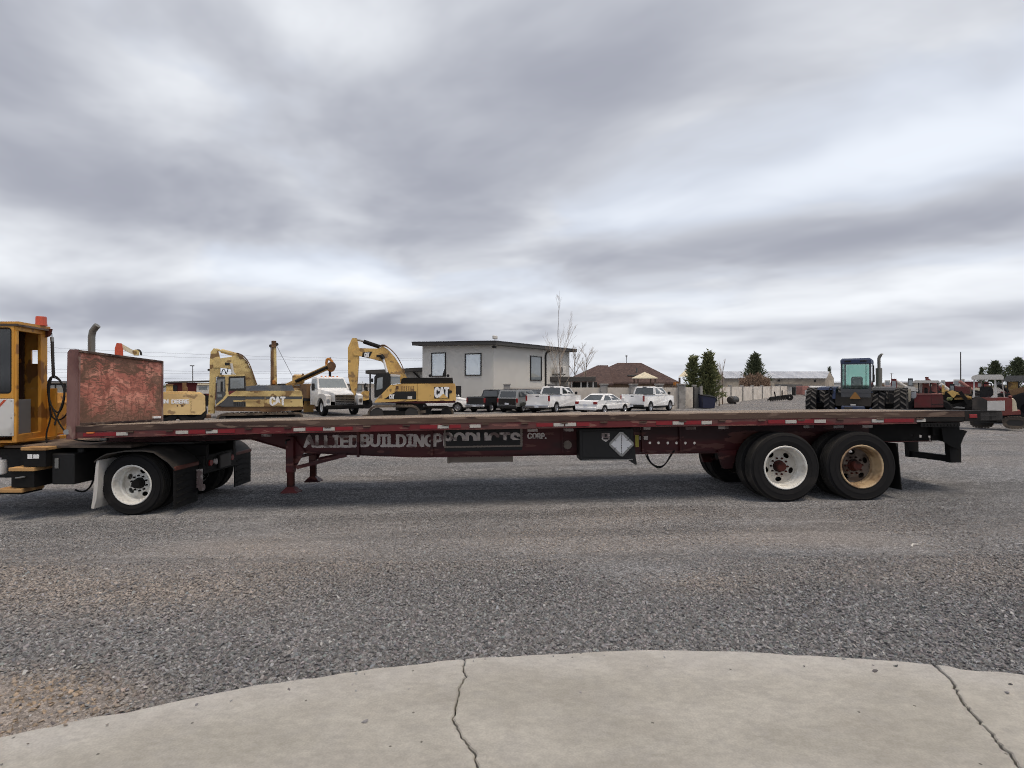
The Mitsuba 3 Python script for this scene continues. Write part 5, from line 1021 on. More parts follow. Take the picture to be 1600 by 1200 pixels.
part(e, 'mirror', pp(z6((1375, 440), (1390, 395), (1405, 400), (1400, 465), (1370, 468)), Y + 1.0, .15), 'mat_black'); part(e, 'mirror', [cyl(at(672, 587, Y + .8), at(672, 587, Y + .95), .1, 12), cyl(at(700, 587, Y + .8), at(700, 587, Y + .95), .1, 12)], 'mat_black')
part(e, 'mirror', pb(579.5, 591, 583, 597, Y - .1, .15, .03), 'mat_black')
part(e, 'turntable', cyl([at(640, 0, Y)[0], Y + 1.4, .2], [at(640, 0, Y)[0], Y + 1.4, .7], .9, 24), 'mat_black')
track(e, 574, 657, 633, 662, Y - .5, .75); track(e, 655, 709, 634.5, 659, Y + 2.2, .75)
CTR = None
# white digger truck, front towards the camera; x forward, y left
Y = 36.0; TT = tr(X_(529, Y), Y, float(gz(X_(529, Y), Y)), math.radians(-50), 1.12)
w = thing('digger_truck', 'white conventional-cab truck with a yellow digger boom on its back', 'truck', TT)
part(w, 'cab', hull([[x, y, z] for x, y, z in ((-2.1, -1.0, 1.15), (-2.1, 1.0, 1.15), (-.75, -1.0, 1.15), (-.75, 1.0, 1.15), (-2.05, -.9, 2.3), (-2.05, .9, 2.3), (-1.25, -.86, 2.3), (-1.25, .86, 2.3), (-.78, -.98, 1.62), (-.78, .98, 1.62), (-2.1, -1.0, 1.62), (-2.1, 1.0, 1.62), (-1.9, -.7, 2.36), (-1.9, .7, 2.36), (-1.4, -.7, 2.36), (-1.4, .7, 2.36))] + [[x, y, .62] for x in (-2.1, -.9) for y in (-.98, .98)]), 'mat_car_white', 25)
part(w, 'windshield', quad([[-.78, -.98, 1.62], [-.78, .98, 1.62], [-1.25, .86, 2.3], [-1.25, -.86, 2.3]], .05, .95, .08, .92), 'mat_glass_sky')
for s in (-1, 1):
    q = [[-2.1, -1.0, 1.62], [-.78, -.98, 1.62], [-1.25, -.86, 2.3], [-2.05, -.9, 2.3]]; q = q if s < 0 else [[a, -b, c] for a, b, c in (q[1], q[0], q[3], q[2])]
    part(w, 'side_window', quad(q, .14, .9, .08, .88), 'mat_glass_sky')
    part(w, 'mirror', [bx(-.95, -.88, s * 1.12, s * 1.32, 1.5, 1.95, .03), bar([-.9, s * .98, 1.6], [-.92, s * 1.2, 1.7], .03, .03)], 'mat_black')
    fg = Polygon([(-.85, .55), (.95, .6), (.95, 1.22), (.55, 1.32), (-.2, 1.30), (-.85, 1.1)]).difference(Point(.05, .5).buffer(.58))
    part(w, 'fender', extr(rounded(fg, .03), s * .30, 'xz', s * .84), 'mat_car_white', 30)
    part(w, 'headlight', [cyl([.94, s * 1.0, .92], [.985, s * 1.0, .92], .11, 18)], 'mat_chrome'); part(w, 'headlight_bezel', bx(.93, .955, s * .86, s * 1.13, .78, 1.06, .01), 'mat_pale')
    wh = numbered(w + '__wheel'); part(wh, 'tyre', lathe([(.28, -.13), (.46, -.14), (.50, -.1), (.50, .1), (.46, .14), (.28, .13)], 28).apply_translation([.05, s * .95, .50]), 'mat_tyre', 40)
    part(wh, 'rim', lathe([(.001, .03), (.12, .06), (.13, .0), (.24, -.01), (.29, .12), (.29, -.1)], 24).apply_translation([.05, s * .95, .50]), 'mat_white', 40)
    wh = numbered(w + '__wheel'); part(wh, 'tyre', lathe([(.28, -.28), (.46, -.29), (.50, -.25), (.50, .25), (.46, .29), (.28, .28)], 28).apply_translation([-5.2, s * .85, .50]), 'mat_tyre', 40)
part(w, 'hood', hull([[x, y, z] for x, y, z in ((-.8, -.86, .9), (-.8, .86, .9), (.95, -.66, .85), (.95, .66, .85), (-.8, -.84, 1.58), (-.8, .84, 1.58), (.85, -.62, 1.36), (.85, .62, 1.36), (.97, -.6, 1.26), (.97, .6, 1.26), (-.8, -.6, 1.66), (-.8, .6, 1.66))]), 'mat_car_white', 30)
gr = part(w, 'grille', bx(.955, .985, -.60, .60, .64, 1.27, .01), 'mat_black')
part(gr, 'grille_bars', [bx(.984, 1.0, -.58, .58, .70 + .10 * i, .745 + .10 * i) for i in range(6)] + [bx(.984, 1.006, y - .02, y + .02, .66, 1.25) for y in (-.59, 0, .59)], 'mat_chrome', kind='stuff')
part(w, 'bumper', bx(1.0, 1.16, -1.18, 1.18, .42, .66, .04), 'mat_black_dusty'); part(w, 'roof_light', [bx(-1.5, -1.44, y, y + .1, 2.36, 2.42, .01) for y in (-.55, -.3, -.05, .2, .45)], 'mat_amber')
part(w, 'chassis', bx(-6.2, .9, -.42, .42, .5, .8), 'mat_black_dusty'); part(w, 'bed', [bx(-6.2, -2.25, -1.15, 1.15, .82, 1.0, .02)], 'mat_black_dusty')
part(w, 'tool_locker', bx(-3.6, -2.3, -1.15, -.6, 1.005, 1.9, .02), 'mat_frame_brown'); part(w, 'tool_locker', bx(-5.9, -3.9, -1.15, -.6, 1.005, 1.6, .02), 'mat_dig_yellow')
tq = TT; inv = np.linalg.inv(TT); loc = lambda p: (inv @ np.append(p, 1))[:3]
Yb = 38.5; B0_, B1_ = at(449, 603, Yb), at(518, 571, Yb)
bm = part(w, 'boom', [bar(loc(B0_), loc(B1_), .30, .30)], 'mat_dig_yellow'); part(bm, 'auger', tube([loc(at(462, 596, Yb - .3)), loc(at(512, 573.5, Yb - .3))], .10, 10), 'mat_black_dusty')
part(bm, 'boom_tip', [tube(spl([loc(at(x, y, Yb)) for x, y in ((511, 573), (510.5, 564), (514, 561), (519, 566), (521.5, 575), (518, 579), (513, 577))]), .09, 8)], 'mat_orange_brown'); part(bm, 'tip_sheave', cyl(loc(at(518, 572, Yb - .2)), loc(at(518, 572, Yb + .2)), .28, 16), 'mat_frame_brown')
part(bm, 'boom_mast', [bar(loc(at(515.5, 580, Yb)), loc(at(515.5, 599, Yb)), .12, .12, (1, 0, 0)), bar(loc(at(519.5, 588, Yb)), loc(at(519.5, 599, Yb)), .1, .1, (1, 0, 0))], 'mat_black'); part(bm, 'tip_bracket', [bar(loc(at(509, 561.5, Yb)), loc(at(517, 559, Yb)), .06, .06)], 'mat_black')
part(w, 'turret', [hull([loc(at(x, y, Yb + d)) for x, y in ((474, 602), (492, 598), (496, 612), (478, 622)) for d in (-.4, .5)])], 'mat_dig_yellow'); part(w, 'turret_post', hull([loc(at(x, y, Yb + d)) for x, y in ((476, 612), (490, 612), (490, 644), (474, 644)) for d in (-.3, .4)]), 'mat_dig_yellow')
# drill rig mast and its yellow tank beyond the old excavator
CTR = (440, 44); Yd = 44; dg = thing('drill_rig', 'drill rig with a tall twin-pipe mast behind the old excavator', 'drill rig')
part(dg, 'mast_pipe', tube([at(424.8, 645, Yd), at(425.2, 600, Yd), at(426.5, 540, Yd)], .14, 8), 'mat_frame_brown'); part(dg, 'mast_pipe', tube([at(430.5, 645, Yd), at(430, 600, Yd), at(428.8, 540, Yd)], .14, 8), 'mat_dig_faded')
part(dg, 'crown_block', [pb(424, 532.5, 431.5, 543, Yd - .2, .5, .03)], 'mat_frame_brown'); part(dg, 'sheave', cyl(at(423, 540.5, Yd - .1), at(423, 540.5, Yd + .1), .14, 12), 'mat_steel_dark'); part(dg, 'sheave', cyl(at(432.3, 538, Yd - .1), at(432.3, 538, Yd + .1), .14, 12), 'mat_steel_dark')
part(dg, 'winch', pb(425.5, 594, 430.5, 600.5, Yd - .3, .6, .05), 'mat_orange_brown'); part(dg, 'cable', tube([at(432, 540, Yd), at(457, 588, Yd)], .016, 4), 'mat_steel_dark'); part(dg, 'cable', tube([at(422.6, 541, Yd), at(423.4, 600, Yd)], .016, 4), 'mat_steel_dark')
part(dg, 'tank', pb(457, 585, 476, 600, Yd, 1.6, .15), 'mat_dig_yellow'); part(dg, 'hose_deck', [pb(433, 599.5, 458, 603, Yd - .4, 1.5, .04)], 'mat_black'); part(dg, 'body', pb(420, 603, 500, 650, Yd + .2, 2.2, .05), 'mat_frame_brown')
part(dg, 'strut', [bar(at(466, 600, Yd - .2), at(474, 584, Yd - .2), .16, .16)], 'mat_frame_brown')
# tan machine with lettering, yellow loader, orange arm
Y = 27.0; CTR = (290, Y); m_ = thing('motor_grader', 'tan machine hood with white lettering right of the headboard', 'grader')
z4 = lambda *p: [(90 + x / 6, 500 + y / 6) for x, y in p]
part(m_, 'hood', pp(z4((600, 700), (1360, 690), (1383, 712), (1386, 850), (1345, 888), (600, 895)), Y, 1.8), 'mat_tan'); part(m_, 'hood_top', pp(z4((700, 690), (1180, 668), (1345, 680), (1360, 691), (700, 700)), Y + .1, 1.6), 'mat_tan')
part(m_, 'seam', pp(z4((1249, 690), (1253, 690), (1253, 890), (1249, 890)), Y - .006, .02), 'mat_frame_brown')
word(m_, 'JOHN', 237, 263, 624, 630.6, Y); word(m_, 'DEERE', 268, 295, 624, 630.6, Y)
part(m_, 'small_plate', [pp(z4((1118, 797), (1130, 797), (1130, 812), (1118, 812)), Y - .01, .02), pp(z4((1158, 797), (1180, 797), (1180, 812), (1158, 812)), Y - .01, .02)], 'mat_frame_brown')
part(m_, 'muffler', [tube([at(288, 612, Y + .8), at(288, 598, Y + .8)], .10, 10), pb(289.5, 604, 293.5, 612.5, Y + .8, .3, .05)], 'mat_frame_brown'); part(m_, 'frame', pb(200, 649, 330, 657, Y + .2, 1.4), 'mat_frame_brown')
for px in (215, 255, 300): part(m_, 'wheel', lathe([(.001, -.06), (.3, -.06), (.3, -.2), (.62, -.2), (.68, -.14), (.68, .14), (.62, .2), (.3, .2), (.3, .06), (.001, .06)], 28).apply_translation([X_(px, Y), Y + .25, .43]), 'mat_tyre', 40)
Y = 24; CTR = (95, Y); ld = thing('wheel_loader', 'yellow loader with a glazed cab seen through the hose loop', 'loader')
part(ld, 'body', pp([(70, 617), (140, 616), (140, 662), (70, 662)], Y, 2.2), 'mat_dig_yellow'); part(ld, 'upper_body', pp([(80, 616), (140, 614), (140, 617), (78, 618)], Y + .1, 1.8), 'mat_dig_yellow')
cb = part(ld, 'cab', pp([(73, 599), (103, 599), (106, 617), (72, 617)], Y + .4, 1.3), 'mat_black'); part(cb, 'window', pp([(76, 601.5), (85.5, 601.5), (85.5, 615), (76, 615)], Y + .37, .02), 'mat_glass_sky'); part(cb, 'window', pp([(88, 601.5), (100, 601.5), (101, 615), (88, 615)], Y + .37, .02), 'mat_glass_sky'); part(cb, 'roof', pb(72, 597.5, 104, 599.5, Y + .3, 1.5, .03), 'mat_gate')
for px in (85, 128): part(ld, 'wheel', lathe([(.001, -.06), (.3, -.06), (.3, -.25), (.66, -.25), (.74, -.18), (.74, .18), (.66, .25), (.3, .25), (.3, .06), (.001, .06)], 28).apply_translation([X_(px, Y), Y + .3, .49]), 'mat_tyre', 40)
Y = 30; CTR = (195, Y); oa = thing('boom_lift', 'orange and white folded crane arm above the headboard', 'crane')
part(oa, 'arm_head', pp(z4((530, 420), (536, 262), (552, 215), (600, 218), (612, 270), (618, 420)), Y, .4), 'mat_orange'); part(oa, 'arm', pp(z4((575, 228), (600, 222), (700, 278), (735, 290), (735, 330), (700, 318), (640, 290), (590, 262)), Y + .05, .3), 'mat_cream'); part(oa, 'cylinder_end', [tube(spl(line3(z4((730, 290), (760, 282), (778, 300), (782, 330)), Y + .1)), .05, 8)], 'mat_steel_dark'); part(oa, 'knuckle', pp(z4((700, 290), (730, 275), (765, 290), (765, 330), (715, 330)), Y + .02, .36), 'mat_dig_faded')
part(oa, 'mast', pp(z4((535, 415), (615, 415), (615, 900), (535, 900)), Y + .02, .36), 'mat_frame_brown')
Y = 50; CTR = (317, Y); sm = thing('forage_machine', 'small pale machine parked in front of the red shed', 'machine')
part(sm, 'body', pp(z4((1305, 615), (1420, 610), (1425, 690), (1300, 690)), Y, 2), 'mat_pale'); part(sm, 'roof', pb(308, 599.5, 327, 602, Y - .2, 2.3, .03), 'mat_cream'); part(sm, 'window', pp(z4((1330, 625), (1400, 622), (1405, 655), (1325, 655)), Y - .02, .03), 'mat_glass_sky'); part(sm, 'wheel', lathe([(.001, -.06), (.2, -.06), (.2, -.2), (.6, -.2), (.6, .2), (.2, .2), (.2, .06), (.001, .06)], 20).apply_translation([X_(318, Y), Y + .1, .35]), 'mat_tyre', 40)
Y = 48; CTR = (265, Y); sy = thing('baler', 'small yellow machine at the left end of the red shed', 'machine')
part(sy, 'body', pp(z4((1020, 612), (1080, 606), (1085, 690), (1015, 690)), Y, 1.6), 'mat_dig_yellow'); part(sy, 'roof', pb(259, 600, 271, 602, Y - .1, 1.8, .02), 'mat_frame_brown'); part(sy, 'wheel', lathe([(.001, -.06), (.2, -.06), (.2, -.2), (.6, -.2), (.6, .2), (.2, .2), (.2, .06), (.001, .06)], 20).apply_translation([X_(266, Y), Y + .1, .35]), 'mat_tyre', 40)
Y = 46; CTR = (568, Y); bt = thing('backhoe', 'small yellow backhoe between white truck and big excavator', 'backhoe')
part(bt, 'cab', pp(z6((585, 540), (625, 535), (628, 600), (582, 605)), Y, 1.2), 'mat_gate'); part(bt, 'window', pp(z6((590, 548), (620, 545), (622, 590), (588, 595)), Y - .02, .02), 'mat_glass_sky'); part(bt, 'body', pp(z6((620, 612), (650, 596), (692, 600), (690, 680), (610, 690)), Y - .1, 1.4), 'mat_dig_yellow')
part(bt, 'exhaust', tube(line3(z6((655, 596), (652, 545), (664, 528)), Y), .07, 8), 'mat_black'); part(bt, 'seat', pp(z6((655, 560), (678, 562), (682, 600), (655, 600)), Y + .2, .5), 'mat_black'); part(bt, 'wheel', lathe([(.001, -.06), (.2, -.06), (.2, -.2), (.40, -.2), (.45, -.15), (.45, .15), (.40, .2), (.2, .2), (.2, .06), (.001, .06)], 24).apply_translation([X_(574, Y), Y + .3, .2]), 'mat_tyre', 40)

CTR = None
# ---------------------------------------------------------------- right side: blue tractor, red machines, mini excavator
worn('mat_tractor_blue', lin(34, 48, 80), lin(52, 62, 84), 2.0, .45, .68, .5)
worn('mat_red_old', lin(98, 38, 40), lin(84, 46, 44), 1.4, .45, .66, .65)
worn('mat_red_mini', lin(118, 46, 42), lin(108, 60, 52), 1.2, .45, .66, .55)
mat('mat_triangle', lin(140, 100, 50), .7)
mat('mat_lug', lin(78, 76, 74), .9)
mat('mat_glass_green', lin(150, 178, 168), .06, spec=.8, coat=1)
Y = 27.5; TM2 = tr(X_(1336, Y), Y, float(gz(X_(1336, Y), Y)), math.radians(-38))
t_ = thing('tractor', 'dark blue articulated tractor on dual wheels, seen from behind', 'tractor', TM2)
CS = np.diag([.76, 1, 1, 1.0]); CS[0, 3] = .10
def cab_part(name, m, mt, sm=False): part(t_, name, mov(cat(m), CS), mt, sm)
cab_part('cab_frame', [hull([[x + dx, y + dy, 1.72 if i == 0 else 3.18] for i in (0, 1) for dx in (-.05, .05) for dy in (-.05, .05)]) for x in (-.80, .80) for y in (-.85, .75)] + [bx(-.85, .85, -.90, -.80, 1.66, 1.86), bx(-.85, .85, -.90, .8, 1.4, 1.66, .03)], 'mat_cab_grey')
cab_part('cab_roof', hull([[x * s, y * s2, z] for x in (-.86, .86) for y in (-.98, .9) for z, s, s2 in ((3.16, 1, 1), (3.34, 1, 1), (3.43, .9, .85))]), 'mat_tractor_blue', 30)
cab_part('roof_vent', [bx(s * .25, s * .62, -1.0, -.97, 3.24, 3.31, .01) for s in (-1, 1)], 'mat_black')
scene['mat_tinted_pane'] = {'type': 'thindielectric', 'int_ior': 1.5, 'specular_transmittance': {'type': 'rgb', 'value': [.66, .80, .76]}}
cab_part('rear_window', bx(-.74, .74, -.89, -.88, 1.88, 3.14), 'mat_tinted_pane'); cab_part('windshield', bx(-.74, .74, .78, .785, 1.7, 3.14), 'mat_tinted_pane')
for s in (-1, 1): cab_part('side_window', bx(s * .82, s * .825, -.78, .68, 1.72, 3.14), 'mat_tinted_pane'); cab_part('window_strip', bx(s * .56, s * .60, -.875, -.865, 1.88, 3.14), 'mat_black')
cab_part('seat', [bx(-.34, .34, -.3, -.12, 1.7, 2.5, .08), bx(-.34, .34, -.3, .3, 1.68, 1.9, .06)], 'mat_black'); cab_part('steering_column', [bar([0, .4, 1.66], [0, .2, 2.2], .1, .1), lathe([(.17, -.015), (.2, 0), (.17, .015)], 20, 'z').apply_translation([0, .18, 2.22])], 'mat_black')
part(t_, 'rear_body', [hull([[x, y, z] for x, y, z in ((-.75, -1.1, 1.0), (.75, -1.1, 1.0), (-.85, -.8, 1.66), (.85, -.8, 1.66), (-.75, .8, 1.0), (.75, .8, 1.0), (-.85, .8, 1.66), (.85, .8, 1.66))])], 'mat_black_dusty')
part(t_, 'slow_vehicle_triangle', extr([(-.12, 1.36), (.32, 1.36), (.32, 1.40), (.13, 1.70), (.07, 1.70), (-.12, 1.40)], .02, 'xz', -1.18), 'mat_triangle'); part(t_, 'plate', bx(-.1, .12, -1.12, -1.1, 1.02, 1.10), 'mat_pale')
part(t_, 'hitch', [bx(-.5, .5, -1.3, -.6, .25, 1.0, .04), bx(-.6, .6, -1.45, -1.3, .28, .38, .02), bar([-.6, -1.4, .3], [-.75, -1.0, .9], .08, .08), bar([.6, -1.4, .3], [.75, -1.0, .9], .08, .08)], 'mat_tractor_blue')
part(t_, 'valve_block', [bx(-.35, .0, -1.36, -1.301, .8, .95, .02), bx(.05, .25, -1.36, -1.301, .45, .75, .02)], 'mat_steel_dark')
part(t_, 'hood', bx(-.6, .6, 1.0, 4.2, 1.1, 2.0, .1), 'mat_tractor_blue'); part(t_, 'chassis', bx(-.4, .4, -1.0, 4.2, .5, 1.0), 'mat_black_dusty')
part(t_, 'fender', [hull([[x, y, z] for x in (-1.62, -.78) for y, z in ((-.72, 1.93), (.8, 1.98), (-.78, 1.80), (.8, 1.99))] ), hull([[x, y, z] for x in (-.90, -.78) for y, z in ((-1.02, 1.35), (-.8, 1.8), (-.98, 1.75), (-.7, 1.35))])], 'mat_tractor_blue', 30)
part(t_, 'fender', [hull([[x, y, z] for x in (.78, 1.72) for y, z in ((-.72, 1.93), (.8, 1.98), (-.78, 1.80), (.8, 1.99))])], 'mat_cab_grey', 30)
part(t_, 'handrail', tube(spl([[-1.05, -1.0, 1.62], [-1.04, -1.0, 1.85], [-.97, -1.0, 1.95], [-.90, -1.0, 1.85], [-.89, -1.0, 1.62]]), .025, 7), 'mat_black')
part(t_, 'exhaust_stack', [cyl([.98, .9, 1.6], [.98, .9, 2.95], .14, 16), tube(spl([[.98, .9, 2.9], [.98, .9, 3.3], [.99, .9, 3.5], [1.06, .9, 3.62], [1.12, .9, 3.64]]), .075, 12)], 'mat_pipe', 40)
part(t_, 'mirror_arm', [tube([[.72, -.8, 3.0], [.86, -.9, 3.05], [.86, -.9, 2.5]], .02, 6), bx(.81, .91, -.95, -.90, 2.2, 2.6, .02)], 'mat_black')
def tractor_wheel(px, y, R=.96, W=.50):
    wq = numbered(t_ + '__wheel'); h = W / 2
    part(wq, 'tyre', lathe([(.5, -h * .9), (R * .86, -h), (R - .07, -h * .92), (R - .045, -h * .5), (R - .045, h * .5), (R - .07, h * .92), (R * .86, h), (.5, h * .9)], 36, 'x').apply_translation([px, y, R]), 'mat_tyre', 40)
    lugs = []
    for i in range(20):
        for s in (-1, 1):
            a = i * 2 * math.pi / 20 + (0 if s > 0 else math.pi / 20); P_ = lambda x, d, r: [px + x, y + r * math.sin(a + d), R + r * math.cos(a + d)]
            lugs.append(hull([P_(s * x, d + e_, r_) for x, d in ((.02, 0), (h * .98, -.20)) for e_ in (-.045, .045) for r_ in (R - .08, R + .012)]))
    part(wq, 'lugs', lugs, 'mat_lug', kind='stuff')
    part(wq, 'rim', lathe([(.001, -.08), (.2, -.1), (.3, -.04), (.46, -.04), (.5, -h * .86), (.53, -h * .8), (.53, h * .8), (.5, h * .86), (.46, .05), (.001, .05)], 24, 'x').apply_translation([px, y, R]), 'mat_tractor_blue', 40)
for y in (0, 3.1):
    for x in (-1.92, -1.05, 1.05, 1.92): tractor_wheel(x, y)
part(t_, 'axle', [tube([[-1.95, y, .96], [1.95, y, .96]], .16, 14) for y in (0, 3.1)], 'mat_black_dusty')
# red swather
z8 = lambda *p: [(1400 + x / 8, 550 + y / 8) for x, y in p]
Y = 30; CTR = (1450, Y); s_ = thing('swather', 'old dark red self-propelled machine with a white canopy', 'machine')
part(s_, 'body', pp(z8((228, 540), (240, 525), (568, 525), (590, 560), (592, 690), (225, 695)), Y, 2.0), 'mat_red_old'); part(s_, 'top_edge', pp(z8((225, 522), (575, 518), (578, 530), (225, 534)), Y - .03, 2.06), 'mat_pink')
part(s_, 'panel_line', [pp(z8((438, 535), (442, 535), (442, 690), (438, 690)), Y - .005, .01), pp(z8((445, 652), (590, 648), (590, 656), (445, 660)), Y - .012, .02)], 'mat_frame_dark'); part(s_, 'canopy', pp(z8((200, 375), (240, 352), (530, 355), (545, 372), (535, 386), (210, 386)), Y - .1, 2.2), 'mat_pale')
for x0 in (275, 425, 515): part(s_, 'canopy_post', pp(z8((x0, 386), (x0 + 14, 386), (x0 + 18, 525), (x0 + 2, 525)), Y + .05, .12), 'mat_frame_dark')
part(s_, 'operator_panel', pp(z8((330, 390), (420, 390), (420, 500), (400, 525), (325, 525)), Y + 1.6, .1), 'mat_pink'); part(s_, 'operator_panel', pp(z8((450, 392), (505, 400), (530, 520), (450, 490)), Y + 1.5, .1), 'mat_pink'); part(s_, 'white_panel', pp(z8((295, 395), (330, 395), (325, 510), (295, 510)), Y + 1.55, .06), 'mat_pale')
part(s_, 'seat', pb(1444, 606, 1450, 616, Y + .8, .5, .05), 'mat_black'); part(s_, 'beacon_post', pp(z8((362, 312), (410, 312), (405, 355), (368, 355)), Y + .9, .4), 'mat_red_old'); part(s_, 'headlight', [pp(z8((190, 500), (250, 495), (255, 560), (235, 580), (190, 575)), Y - .12, .12)], 'mat_chrome')
part(s_, 'post', pp(z8((150, 470), (185, 460), (185, 660), (150, 660)), Y + .4, .2), 'mat_cream'); part(s_, 'ladder', [pp(z8((95, 598), (150, 598), (150, 606), (95, 606)), Y + .3, .3), pp(z8((95, 606), (102, 606), (102, 700), (95, 700)), Y + .3, .05)], 'mat_orange_brown')
for px in (1434, 1468): part(s_, 'wheel', lathe([(.001, -.06), (.3, -.06), (.3, -.25), (.55, -.25), (.62, -.18), (.62, .18), (.55, .25), (.3, .25), (.3, .06), (.001, .06)], 24).apply_translation([X_(px, Y), Y + .4, .37]), 'mat_tyre', 40)
Y = 36; CTR = (1495, Y); f_ = thing('loader_frame', 'yellow loader arms and dark frame behind the red machine', 'machine')
part(f_, 'arm', pp(z8((640, 500), (700, 478), (760, 500), (945, 560), (945, 580), (760, 530), (720, 575), (700, 560)), Y, .3), 'mat_dig_yellow'); part(f_, 'arm', pp(z8((730, 575), (940, 570), (940, 590), (730, 598)), Y + .3, .3), 'mat_dig_yellow'); part(f_, 'post', pp(z8((575, 415), (605, 415), (605, 530), (570, 530)), Y, .4), 'mat_dig_yellow')
part(f_, 'engine', pp(z8((735, 450), (920, 430), (930, 520), (760, 525)), Y + 1.5, .8), 'mat_red_old'); part(f_, 'frame', [bar(at(1480, 637, Y), at(1520, 626, Y + .5), .2, .25), bar(at(1490, 640, Y), at(1518, 632, Y + .5), .2, .2), bar(at(1500, 612, Y), at(1516, 634, Y), .2, .2)], 'mat_black_dusty'); part(f_, 'green_hood', pb(1479, 621, 1488, 626, Y - .2, .8, .06), 'mat_conifer')
part(f_, 'wheel', lathe([(.001, -.06), (.3, -.06), (.3, -.25), (.75, -.25), (.85, -.18), (.85, .18), (.75, .25), (.3, .25), (.3, .06), (.001, .06)], 28).apply_translation([X_(1488, Y), Y + .8, .6]), 'mat_tyre', 40); part(f_, 'plate', pp(z8((595, 640), (700, 660), (640, 700), (595, 690)), Y - 1, .05), 'mat_steel'); part(f_, 'plate', pp(z8((700, 700), (760, 680), (860, 690), (860, 705)), Y - 1, .05), 'mat_steel')
# mini excavator
Y = 23.0; CTR = (1550, Y); x_ = thing('mini_excavator', 'red and white mini excavator on tracks at the right edge', 'excavator')
part(x_, 'canopy', pp(z8((940, 320), (955, 300), (1000, 285), (1320, 282), (1350, 310), (1345, 345), (945, 345)), Y - .05, 1.5), 'mat_pale', 20)
part(x_, 'cab_post', pp(z8((968, 345), (985, 345), (985, 540), (1000, 570), (950, 570), (962, 530)), Y + .02, .1), 'mat_pale'); part(x_, 'cab_post', pp(z8((1228, 345), (1250, 345), (1270, 575), (1175, 572), (1225, 530)), Y + .02, .1), 'mat_pale'); part(x_, 'cab_post', pp(z8((1318, 345), (1330, 345), (1365, 575), (1350, 575)), Y + .9, .1), 'mat_pale'); part(x_, 'cab_post', pp(z8((1060, 345), (1072, 345), (1072, 570), (1060, 570)), Y + 1.2, .1), 'mat_pale')
part(x_, 'seat', pp(z8((1045, 450), (1060, 430), (1190, 430), (1215, 470), (1215, 560), (1050, 565)), Y + .4, .5), 'mat_black'); part(x_, 'seat_rail', tube(line3(z8((1090, 430), (1095, 395), (1190, 395), (1195, 430)), Y + .9), .03, 6), 'mat_steel_dark')
part(x_, 'engine_cover', pp(z8((950, 720), (955, 590), (990, 555), (1060, 565), (1138, 605), (1138, 725)), Y - .02, 1.4), 'mat_fender'); part(x_, 'body', pp(z8((1040, 565), (1370, 575), (1450, 580), (1450, 760), (1300, 800), (1140, 800), (1138, 600)), Y, 1.5), 'mat_red_mini'); part(x_, 'white_panel', pp(z8((1140, 612), (1362, 608), (1362, 732), (1140, 738)), Y - .025, .03), 'mat_pale')
part(x_, 'counterweight', pp(z8((1440, 585), (1475, 585), (1500, 620), (1520, 740), (1440, 752)), Y + .05, 1.4), 'mat_cream'); part(x_, 'light', pb(1575, 618, 1582, 622, Y + .2, .5, .04), 'mat_red_mini'); part(x_, 'skirt', pp(z8((1120, 765), (1555, 735), (1562, 780), (1230, 800), (1120, 800)), Y - .02, 1.6), 'mat_red_mini')
part(x_, 'turntable', pp(z8((1230, 800), (1420, 800), (1400, 870), (1250, 870)), Y + .3, .9), 'mat_black'); part(x_, 'underframe', pp(z8((1040, 840), (1380, 840), (1380, 890), (1040, 890)), Y + .5, .6), 'mat_black')
track(x_, 1515, 1553, 651.5, 668, Y + .9, .4, 20); track(x_, 1566, 1606, 652, 669.5, Y - .25, .4, 22)
# canopy machine at the right edge and machines in the far row
Y = 27; CTR = (1600, Y); c_ = thing('canopy_tractor', 'dark tractor under a green-grey flat canopy at the right edge', 'tractor')
part(c_, 'canopy', hull(line3(z8((1340, 350), (1380, 300), (1760, 285), (1760, 365), (1345, 368)), Y) + line3(z8((1400, 310), (1760, 290), (1760, 330)), Y + 2)), 'mat_gate'); part(c_, 'hood', pp(z8((1395, 372), (1540, 372), (1540, 465), (1395, 465)), Y + .3, 1.2), 'mat_dig_yellow')
for x0 in (1380, 1525, 1680): part(c_, 'canopy_post', pp(z8((x0, 368), (x0 + 20, 368), (x0 + 20, 520), (x0, 520)), Y + .1, .15), 'mat_frame_dark')
part(c_, 'body', pp(z8((1500, 470), (1760, 465), (1760, 800), (1570, 800), (1500, 640)), Y + .2, 1.6), 'mat_black_dusty'); part(c_, 'lower_frame', [bar(at(1578, 614, Y), at(1604, 608, Y), .25, .3)], 'mat_frame_brown'); part(c_, 'wheel', lathe([(.001, -.06), (.3, -.06), (.3, -.25), (.75, -.25), (.85, -.18), (.85, .18), (.75, .25), (.3, .25), (.3, .06), (.001, .06)], 28).apply_translation([X_(1607, Y), Y, .6]), 'mat_tyre', 40)
